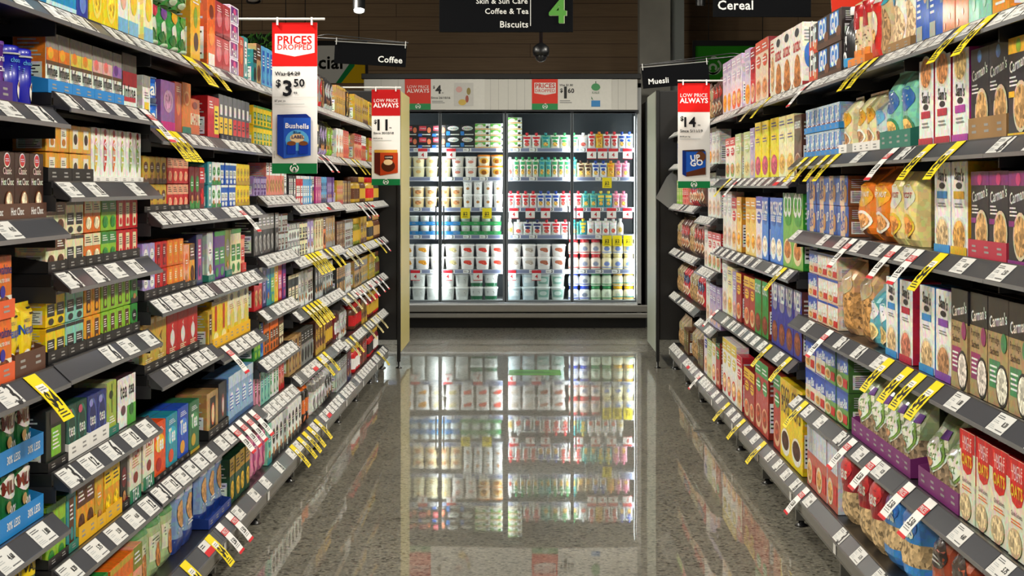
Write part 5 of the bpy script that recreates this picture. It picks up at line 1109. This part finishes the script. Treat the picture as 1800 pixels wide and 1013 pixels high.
# ================================================================== FLOOR MARKS
b = MB(); b.box(-.17, .17, -.16, .16, 0, .0008, '5aa83a', CARD); b.art([('b', .1, .3, .9, .7, 3, 'dark_green')], lambda u, v, o: (-.17 + .34 * u, -.16 + .32 * v, .0009 + o), .34, .32)
b.obj('floor_sticker', None, (.03, 11.45, .0), category='sticker', label='green rectangular sticker on the floor in the middle of the aisle')
b = MB(); b.lathe([(.05, 0), (.05, .0015), (.046, .002)], 28, 0, 0, '55534c', METAL); b.obj('floor_disc', None, (.86, 8.72, 0), category='disc', label='small round metal cap set in the floor by the right shelving')

# ================================================================== DOORED COOLER
YF = 15.0; SC_ = 3080 / YF
def fx(px): return (px - 932) / SC_
def fz(py): return H + (327 - py) / SC_
XL, XR = fx(660), fx(1119)
root = link('display_fridge', None, None, (0, YF, 0)); root['category'] = 'fridge'; root['label'] = 'wide lit dairy fridge with four glass doors facing the aisle'
def part(name, x0, x1, y0, y1, z0, z1, col, m=METAL, ch=.002, **k):
    b = MB(); b.box(x0, x1, y0, y1, z0, z1, col, m, ch=ch); return b.obj(name, root, **k)
part('back_panel', XL - .05, XR + .04, .78, .82, .1, 2.1, '6a747c')
part('side_panel', XL - .09, XL - .05, .0, .82, .1, 2.1, '3a3c40')
part('side_panel', XR + .005, XR + .04, .0, .82, .1, 2.1, '9a9c9c', label='silver end panel')
part('roof_panel', XL - .05, XR + .04, .0, .82, 2.06, 2.1, '3a3c40')
part('base', XL - .05, XR + .04, .0, .8, .17, .215, 'd8dcde')
b = MB(); b.box(XL - .05, XR + .08, .06, .12, .0, .125, '0c0c0c', METAL)
for k in range(34): b.box(XL + k * .068, XL + k * .068 + .045, .056, .0605, .085, .11, '1c1c1c', METAL)
b.obj('kick_grille', root)
for z0, z1 in ((.092, .132), (.142, .2)):
    b = MB(); b.box(XL - .05, XR + .095, -.045 if z0 < .1 else -.03, .05, z0, z1, 'b4b2ac', STEEL, ch=.006); b.obj('bumper_rail', root)
# header board with price cards
hz0, hz1 = fz(193.5), fz(139)
b = MB(); X0, X1 = fx(640), fx(1120.5)
b.box(X0, X1, -.02, .06, hz0, hz1, 'd6d4cc', PLAS, ch=.003)
W = X1 - X0; HH = hz1 - hz0
def hx(px): return (px - 640) / (1120.5 - 640)
for px in (670, 700, 862, 876, 893, 908, 922, 1073, 1086, 1100): b.art([('r', hx(px), 0, hx(px) + .0012, 1, 'a8a69e')], flat(X0, hz0, W, HH, -.02), W, HH)
b.obj('header_board', root)
b = MB(); b.box(X0 - .02, X1 + .03, -.035, .08, hz1, hz1 + .045, '141414', METAL, ch=.003); b.box(X0, X1 + .01, -.01, .06, hz0 - .028, hz0, '2a2c30', METAL); b.obj('header_trim', root)
def card(px0, px1, art, nm='header_card', lab=''):
    x0, x1 = fx(px0), fx(px1); w = x1 - x0
    b = MB(); b.box(x0, x1, -.0235, -.0205, hz0 + .002, hz1 - .002, 'e0ded6', CARD); b.art(art, flat(x0, hz0 + .002, w, HH - .004, -.0235), w, HH - .004); b.obj(nm, root, label=lab)
a1 = lambda p: p / 140
card(712, 852, [('r', 0, 0, .325, 1, 'dd3018'), ('r', 0, 0, .325, .2, '1f8a4a'), ('t', .165, .75, .27, 'LOW PRICE', 'f0d8d0', 0, .01), ('t', .165, .62, .28, 'ALWAYS', 'f4e8e0', 0, .05), ('w', .165, .1, .03, 'e8f0e8'),
                ('t', .365, .73, .025, '$', '1c1c1c', 0, .05), ('t', .42, .66, .075, '4', '1c1c1c', 0, .06), ('t', .475, .55, .02, 'ea', '1c1c1c'), ('t', .45, .39, .24, 'Since 26/10/16', '1c1c1c', 0, .02), ('b', .34, .2, .5, .3, 2, 'grey'),
                ('r', .62, .12, .86, .88, 'd0cec8'), ('e', .68, .66, .04, .1, 'd8a8a0'), ('e', .8, .6, .025, .12, '9a8a4a'), ('e', .72, .24, .05, .1, 'd8b858'), ('e', .78, .35, .02, .12, 'a85848')], lab='red and white card, four dollars')
card(935, 1075, [('r', 0, 0, .325, 1, 'dd3018'), ('r', 0, 0, .325, .2, '1f8a4a'), ('p', [(.03, .54), (.165, .48), (.3, .54), (.3, .88), (.03, .88)], 'e8e0d8'), ('t', .165, .78, .25, 'PRICES', 'c82820', 0, .05), ('t', .165, .62, .25, 'DROPPED', 'c82820', 0, .02), ('w', .165, .1, .03, 'e8f0e8'),
                ('t', .43, .8, .17, 'Was $1.80', '1c1c1c', 0, .03), ('t', .37, .62, .035, '$', '1c1c1c', 0, .05), ('t', .42, .56, .035, '1', '1c1c1c', 0, .08), ('t', .49, .62, .08, '60', '1c1c1c', 0, .05), ('b', .35, .2, .5, .32, 2, 'grey'),
                ('p', [(.74, .72), (.86, .72), (.84, .8), (.76, .8)], '3a9a58'), ('e', .8, .74, .055, .12, '4a9a60'), ('t', .8, .56, .09, 'KALE', '8a988a'), ('r', .745, .1, .855, .3, '3a88c8'), ('p', [(.745, .36), (.77, .3), (.745, .44)], '4a7a50'), ('r', .795, .86, .805, .93, '2a5a38')], lab='red and white card, one dollar sixty')
# doors
edges = [XL, fx(773.5), fx(888.5), fx(1005.5), XR]
dz0, dz1 = fz(532), fz(196)
for k in range(4):
    x0, x1 = edges[k] + .003, edges[k + 1] - .003; fw = .018 if k in (1,) else .012
    d = link('door', None, root, (0, 0, 0))
    wl = .02 if k == 2 else .011; wr = .02 if k == 1 else .011
    b = MB()
    for a, c, z0_, z1_ in ((x0, x0 + wl, dz0, dz1), (x1 - wr, x1, dz0, dz1), (x0 + wl, x1 - wr, dz0, dz0 + .018), (x0 + wl, x1 - wr, dz1 - .018, dz1)): b.box(a, c, -.01, .025, z0_, z1_, '6a7278', METAL, ch=.002)
    b.obj('door_frame', d)
    b = MB(); b.face([(x0 + wl, .008, dz0 + .018), (x1 - wr, .008, dz0 + .018), (x1 - wr, .008, dz1 - .018), (x0 + wl, .008, dz1 - .018)], 'white', GLASS); b.obj('glass_pane', d)
    hxp = x1 - .03 if k % 2 == 0 else x0 + .03
    b = MB(); b.box(hxp - .006, hxp + .006, -.03, -.012, .75, 1.05, '5a6066', METAL, ch=.003); b.box(hxp - .005, hxp + .005, -.012, -.010, .76, .78, '3a3a3a'); b.obj('handle', d)
# lamps: a tube behind each mullion and one under the canopy
for x in edges[1:4]:
    b = MB(); b.box(x - .015, x + .015, .027, .033, dz0, dz1, '50585e', METAL); b.obj('mullion', root)
for x in (edges[0] + .005, edges[1], edges[2], edges[3], edges[4] - .012):
    b = MB(); b.box(x - .006, x + .006, .034, .046, dz0 + .04, dz1 - .04, 'white', TUBE); b.obj('lamp_tube', root)
    ld = bpy.data.lights.new('tube', 'AREA'); ld.shape = 'RECTANGLE'; ld.size = .018; ld.size_y = 1.5; ld.energy = FRIDGE_W; ld.color = (.94, .98, 1); ld.spread = math.radians(175)
    lo = bpy.data.objects.new('tube_light', ld); COL.objects.link(lo); lo.parent = root; lo.location = (x, .048, (dz0 + dz1) / 2); lo.rotation_euler = (math.radians(90), 0, 0)
# shelves
FS = [1.548, 1.298, 1.035, .799, .500, .236]
def ticket_f(red=False, yellow=False, w=.08, h=.09):
    b = MB(); b.box(-w / 2, w / 2, -.001, 0, -h, 0, 'f8e010' if yellow else 'f4f2ee', CARD)
    if red: b.art([('r', 0, .72, 1, 1, 'd82030'), ('r', 0, 0, 1, .06, 'd82030'), ('t', .5, .4, .3, '4', 'c82028', 0, .05)], flat(-w / 2, -h, w, h, -.001), w, h)
    else: b.art([('t', .5, .45, .5, '$2', '1c1c10', 0, .05), ('b', .2, .1, .8, .25, 2, 'charcoal')], flat(-w / 2, -h, w, h, -.001), w, h)
    return b.data('special_ticket')
TFR, TFY = ticket_f(True), ticket_f(False, True)
b = MB(); b.box(-.035, .035, -.0008, 0, .0, .026, 'f4f4f2', CARD); b.art([('b', .1, .2, .5, .8, 3, 'grey'), ('t', .75, .5, .2, '3', '101010', 0, .05)], flat(-.035, 0, .07, .026, -.0008), .07, .026); TFW = b.data('price_ticket')
SPEC = {0: [(743, 'r'), (793, 'r'), (1040, 'r'), (1059, 'r'), (1078, 'r'), (1103, 'r')], 1: [(1067, 'y')], 2: [(818, 'y'), (856, 'y'), (903, 'r'), (932, 'r'), (959, 'r'), (1017, 'r'), (1047, 'r'), (1075, 'r'), (1103, 'r')],
        3: [(1067, 'y'), (1085, 'y'), (1104, 'y')], 4: [(730, 'r'), (787, 'r'), (840, 'r'), (899, 'r'), (943, 'r')], 5: []}
for k, z in enumerate(FS):
    s = link('shelf' if k < 5 else 'bottom_deck', None, root, (0, 0, z))
    b = MB(); b.box(XL, XR, .10, .76, -.018, -.001, 'd8dcde', METAL); b.obj('tray', s)
    b = MB(); b.box(XL, XR, .093, .1, -.038, .0, 'c8ccd8' if k < 5 else 'b8bcc0', PLAS, ch=.001); b.box(XL, XR, .0925, .0932, -.030, -.004, '8088a8' if k < 5 else 'a8acb0', PLAS); b.obj('ticket_channel', s)
    rr = random.Random(k)
    if k < 5:
        for j in range(15):
            if rr.random() < .75: link('price_ticket', TFW, s, (XL + .07 + j * (XR - XL - .1) / 15, .0922, -.03))
    for px, kd in SPEC[k]: link('special_ticket', TFR if kd == 'r' else TFY, s, (fx(px) * 15.09 / 15, .0905, -.006))
# fridge stock
def ft(key, name, cat, shape, w, h, d, base, look, art=(), **k): tp(key, name, cat, shape, w, h, d, base, look, art, **k)
ft('ypk1', 'yoghurt_multipack', 'multipack', 'box', .125, .098, .1, '241c20', 'black red yoghurt multipack', [('r', .08, .5, .6, .9, 'd84050'), ('t', .36, .7, .42, 'Chobani', 'white'), ('e', .8, .55, .14, .25, 'e87850'), ('b', .1, .08, .9, .25, 1, 'white'), ('r', 0, 0, .3, .25, '2a68c8')], side='1a1418')
ft('ypk2', 'yoghurt_multipack', 'multipack', 'box', .125, .098, .1, '1c2024', 'black white yoghurt multipack', [('e', .5, .72, .4, .2, 'e8e4dc'), ('t', .5, .7, .6, 'Chobani', '2a2a2a'), ('b', .3, .08, .95, .26, 1, 'white'), ('r', 0, .1, .26, .45, '2a78d0')], side='14181c')
ft('kcar', 'yoghurt_carton', 'carton', 'box', .13, .052, .1, 'f0eee6', 'white green yoghurt carton', [('r', 0, .5, .7, .95, '6ab04a'), ('e', .35, .55, .2, .28, 'f4f0e0'), ('e', .82, .4, .1, .2, '2a2a2a'), ('r', 0, 0, 1, .18, 'e8a860')], side='e0ded4')
ft('ytub', 'yoghurt_tub', 'tub', 'tub', .1, .088, .1, 'f0e8c0', 'cream lidded dip tub', [('e', .5, .5, .14, .16, 'e0b878')], lid='e8e4d0')
ft('ytub2', 'yoghurt_tub', 'tub', 'tub', .1, .088, .1, 'f4f0ea', 'white tub, red printed label', [('e', .5, .45, .16, .14, 'd88a78'), ('b', .35, .6, .65, .75, 2, 'maroon')], lid='f0ece4')
ft('otub', 'yoghurt_tub', 'tub', 'tub', .11, .095, .1, 'f0e4c8', 'tub with orange lid', [('e', .5, .45, .28, .25, 'f0b030'), ('e', .5, .4, .14, .2, '9a5a20')], lid='f08a18')
ft('ftub', 'fruit_yoghurt_tub', 'tub', 'tub', .105, .09, .1, 'ecd8a8', 'fruit pictured yoghurt tub', [('E', .5, .45, .2, .2, 'c88a58'), ('r', .3, .66, .7, .8, 'f0e6d8')], lid='f0ece0')
ft('wtub', 'tall_yoghurt_tub', 'tub', 'tub', .09, .115, .09, 'f6f6f4', 'tall white yoghurt tub', [('e', .5, .4, .12, .1, 'c88a50'), ('b', .38, .62, .62, .74, 2, 'grey')], lid='fafafa')
ft('cupb', 'yoghurt_cup', 'cup', 'tub', .085, .08, .085, 'f2f4f0', 'white cup in blue tray', [('r', .2, .0, .8, .25, '1f78b8'), ('e', .5, .6, .2, .16, 'd8e4d8')], lid='e8ecec')
ft('cupg', 'yoghurt_cup', 'cup', 'tub', .085, .08, .085, 'f2f4f0', 'white cup in green tray', [('r', .2, .0, .8, .25, '2aa050'), ('e', .5, .6, .2, .16, 'c8e0c8')], lid='e8ecec')
for q, c in (('a', 'e8a030'), ('b', 'e0d098'), ('c', 'e04838'), ('d', 'c8b8a8'), ('e', 'b86a50')):
    ft('bt' + q, 'square_yoghurt_tub', 'tub', 'tub', .115, .108, .1, 'f6f2ee', {'a': 'square tub, orange fruit print', 'b': 'square tub, pale cream print', 'c': 'square tub, red berry print', 'd': 'square tub, plain grey print', 'e': 'square tub, brown fruit print'}[q],
       [('e', .5, .58, .13, .13, c), ('E', .58, .45, .09, .1, c), ('r', .2, .06, .8, .24, 'e4e0dc')], lid='f8f4f0', sq=.6)
ft('wt2', 'white_yoghurt_tub', 'tub', 'tub', .112, .1, .1, 'eef0ec', 'white tub, grey label', [('r', .28, .25, .72, .75, 'd0d4d0'), ('b', .36, .4, .64, .6, 2, 'charcoal')], lid='f4f4f0', sq=.7)
ft('wt3', 'white_yoghurt_tub', 'tub', 'tub', .112, .1, .1, 'eef0ec', 'white tub, green band', [('r', .1, 0, .9, .3, '1f6a44'), ('b', .36, .5, .64, .7, 2, 'grey')], lid='f4f4f0', sq=.7)
ft('bt2', 'white_yoghurt_tub', 'tub', 'tub', .115, .11, .1, 'd4e6ec', 'pale blue yoghurt tub', [('r', .28, .3, .72, .7, 'e8f2f4'), ('b', .36, .42, .64, .58, 2, 'grey')], lid='e8f4f6', sq=.7)
ft('bt3', 'white_yoghurt_tub', 'tub', 'tub', .115, .11, .1, 'dce8e0', 'mint labelled yoghurt tub', [('r', .26, .2, .74, .76, '8ab8a8'), ('e', .5, .5, .14, .16, 'd8e8e0')], lid='eef6f2', sq=.7)
for q, c, c2 in (('g', '3aa060', 'e8e4d8'), ('r', 'd82838', 'f0ece8'), ('t', '2a98a0', '78c0a8'), ('n', '28306a', 'e8e8e4'), ('b', '2a50b0', 'eceaea'), ('y', 'e8d040', '3aa0a8'), ('o', 'e89020', 'f0c030'), ('p', 'e07898', 'f0b8c8'), ('w', 'f4f4f4', 'f0ece8'), ('k', '4a3024', 'd8c098')):
    nm = {'g': 'green', 'r': 'red', 't': 'teal', 'n': 'navy', 'b': 'blue', 'y': 'yellow', 'o': 'orange', 'p': 'pink', 'w': 'white', 'k': 'brown'}[q]
    for sz, pw, ph in (('po', .08, .105), ('pm', .064, .115), ('pn', .054, .145)):
        ft(sz + q, 'yoghurt_pouch', 'pouch', 'pouch', pw, ph, .045, c2, f"{nm} capped {'tall ' if sz == 'pn' else ''}yoghurt pouch", [('r', .1, .72, .9, .9, c), ('E', .5, .3, .28, .16, 'c85a50' if q in 'rnw' else 'd8a850'), ('e', .5, .56, .3, .1, c)], side=c, cap=c, pinch=.2)
ft('boty', 'drink_yoghurt_bottle', 'bottle', 'bottle', .06, .125, .06, 'f0ece6', 'white drink yoghurt bottle', [('r', .1, .12, .9, .5, 'e8d8b0'), ('e', .5, .3, .2, .14, 'c8a850')], lid='f6f6f4')
for q, c, b_ in (('r', 'c83038', 'f2e4d8'), ('c', 'e8d898', 'f4ecc8'), ('b', '2a48c0', 'eef0f4'), ('g', '2a9a58', 'e4f0d8'), ('y', 'f0b820', 'f0ecd0')):
    ft('jr' + q, 'custard_jar', 'jar', 'jar', .098, .13 if q in 'rc' else .118, .098, b_, {'r': 'cream jar, red lid', 'c': 'cream jar, pale lid', 'b': 'white jar, blue lid', 'g': 'white jar, green lid', 'y': 'white jar, yellow lid'}[q],
       [('r', .1, .1, .9, .16, c if q != 'c' else '8098d8'), ('e', .5, .36, .18, .14, '9aa0b8' if q in 'rb' else ('8098d8' if q == 'c' else 'd8e4d0')), ('b', .42, .3, .58, .42, 2, 'charcoal'), ('r', .1, .2, .9, .26, '2a9a90') if q == 'y' else ('r', .4, .5, .6, .52, 'grey')], lid=c)
def fridge_row(k, px0, items):
    x = (px0 - 932) / (3080 / 15.11); z = FS[k]; n = FR_N.get(k, 0); side = 'left' if px0 < 800 else 'right'
    sw = ['top', 'second', 'third', 'fourth', 'fifth', 'bottom'][k]
    for it in items:
        key, cnt, tiers = it[:3]; tc_ = it[3] if len(it) > 3 else None
        vs, ld = mesh_of(key); t = T[key]; w, h = t['w'], t['h']
        if tc_:
            for q in range(tiers):
                o = link('display_tray', tray_data(cnt * (w + .003) + .003, t['d'] + .008, .03, tc_), None, (x + cnt * (w + .003) / 2 - .0015, YF + .1075, z + q * (h + .0028) + .0002))
                o['category'] = 'tray'; o['group'] = 'cup trays in the fridge'
                o['label'] = f"{'blue' if tc_[0] == '1' else 'red' if tc_[0] == 'b' else 'green'} tray of yoghurt cups, starting {ORD[n]} from left, fourth fridge shelf, {['lower', 'upper'][q]} tier"
        for j in range(cnt):
            for q in range(tiers):
                ex = .0028 if tc_ else .0262 if t['shape'] == 'pouch' else .0008
                o = link(t['name'], vs[0], None, (x + w / 2, YF + .112, z + q * (h + ex) + (.0017 if tc_ else .0003)))
                o['category'] = t['cat']; o['group'] = f"{t['name'].replace('_', ' ')}s in the fridge"
                tier = '' if tiers == 1 else ', ' + (['lower', 'upper'] if tiers == 2 else ['lowest', 'second', 'third', 'fourth', 'fifth'])[q] + ' tier'
                o['label'] = f"{t['look']}, {ORD[min(n, 24)] if n < 25 else 'late'} from left on {sw} fridge shelf{tier}"
                COUNT[t['name']] = COUNT.get(t['name'], 0) + 1
            n += 1; x += w + (.003 if t['shape'] != 'pouch' else .001)
        if tc_: x += .005
    FR_N[k] = n
FR_N = {}
ORD += ['twenty-sixth', 'twenty-seventh', 'twenty-eighth', 'twenty-ninth', 'thirtieth', 'thirty-first', 'thirty-second', 'thirty-third', 'thirty-fourth', 'thirty-fifth', 'thirty-sixth', 'thirty-seventh', 'thirty-eighth', 'thirty-ninth', 'fortieth']
for k_, w_n, h_n in (('ypk1', .119, 0), ('ypk2', .119, 0), ('ytub', .11, 0), ('ytub2', .11, 0), ('otub', .112, 0), ('ftub', .107, 0), ('wtub', .0845, 0), ('cupb', .083, 0), ('cupg', .083, 0), ('bta', .127, 0), ('btb', .127, 0), ('btc', .127, 0), ('btd', .125, 0), ('bte', .125, 0),
                       ('wt2', .122, .112), ('wt3', .122, .112), ('bt2', .123, .113), ('bt3', .123, .113), ('jrr', .0925, 0), ('jrc', .0925, 0), ('jrb', .0925, .119), ('jrg', .0925, .119), ('jry', .0925, .119), ('boty', .056, .14)):
    T[k_]['w'] = w_n
    if T[k_]['shape'] in ('tub', 'jar', 'bottle'): T[k_]['d'] = w_n
    if h_n: T[k_]['h'] = h_n
fridge_row(0, 685, [('ypk1', 4, 2), ('ypk2', 2, 2)]); fridge_row(0, 835, [('kcar', 2, 4)]); fridge_row(0, 891, [('kcar', 1, 5), ('por', 2, 1), ('pot', 1, 1), ('pog', 3, 1), ('pow', 1, 1), ('pmr', 1, 1), ('pmo', 1, 1), ('pmr', 2, 1), ('pmb', 2, 1)])
fridge_row(1, 678, [('ytub', 5, 2), ('ytub2', 2, 2), ('otub', 2, 2)]); fridge_row(1, 891, [('pnw', 1, 1), ('png', 4, 1), ('pnt', 2, 1), ('png', 3, 1), ('pnt', 1, 1), ('pmk', 2, 1), ('pmb', 2, 1), ('pmo', 1, 1), ('pmp', 2, 1)])
fridge_row(2, 679, [('ftub', 6, 2), ('wtub', 4, 2)]); fridge_row(2, 891, [('pmr', 4, 1), ('pmb', 3, 1), ('pmr', 3, 1), ('pmt', 2, 1), ('pmy', 2, 1), ('pmp', 2, 1)])
fridge_row(3, 683, [('cupb', 1, 2, 'b82838'), ('cupb', 2, 2, '1f78b8'), ('cupb', 2, 2, '1f78b8'), ('cupb', 2, 2, '1f78b8'), ('cupg', 2, 2, '2a9a50'), ('cupg', 2, 2, '2a9a50')]); fridge_row(3, 891, [('boty', 1, 1), ('pow', 1, 1), ('pon', 2, 1), ('por', 3, 1), ('pot', 1, 1), ('pmy', 1, 1), ('pmw', 4, 1), ('boty', 1, 1)])
fridge_row(4, 676, [('bta', 3, 2), ('btb', 2, 2), ('btc', 3, 2)]); fridge_row(4, 891, [('btd', 2, 2), ('bte', 2, 2)]); fridge_row(4, 999, [('jrr', 3, 2), ('jrc', 3, 2)])
fridge_row(5, 672, [('wt2', 6, 2), ('wt3', 2, 2)]); fridge_row(5, 891, [('bt2', 2, 2), ('bt3', 2, 2)]); fridge_row(5, 999, [('jrb', 2, 2), ('jrg', 2, 2), ('jry', 2, 2)])
# dark cabinet standing right of the fridge
b = MB(); b.box(0, .35, 0, .5, 0, 1.95, '3a3c3c', METAL, ch=.004); b.box(.02, .33, -.004, 0, .1, 1.9, '303232', METAL); b.box(.04, .06, -.012, -.004, .9, 1.1, '8a8a8a', STEEL)
b.obj('service_cabinet', None, (.995, 15.15, 0), category='cabinet', label='tall dark grey cabinet between the fridge and the column')
print('OBJ', len(bpy.data.objects), 'COUNT', {k: v for k, v in COUNT.items() if v > 150}, sum(COUNT.values()))
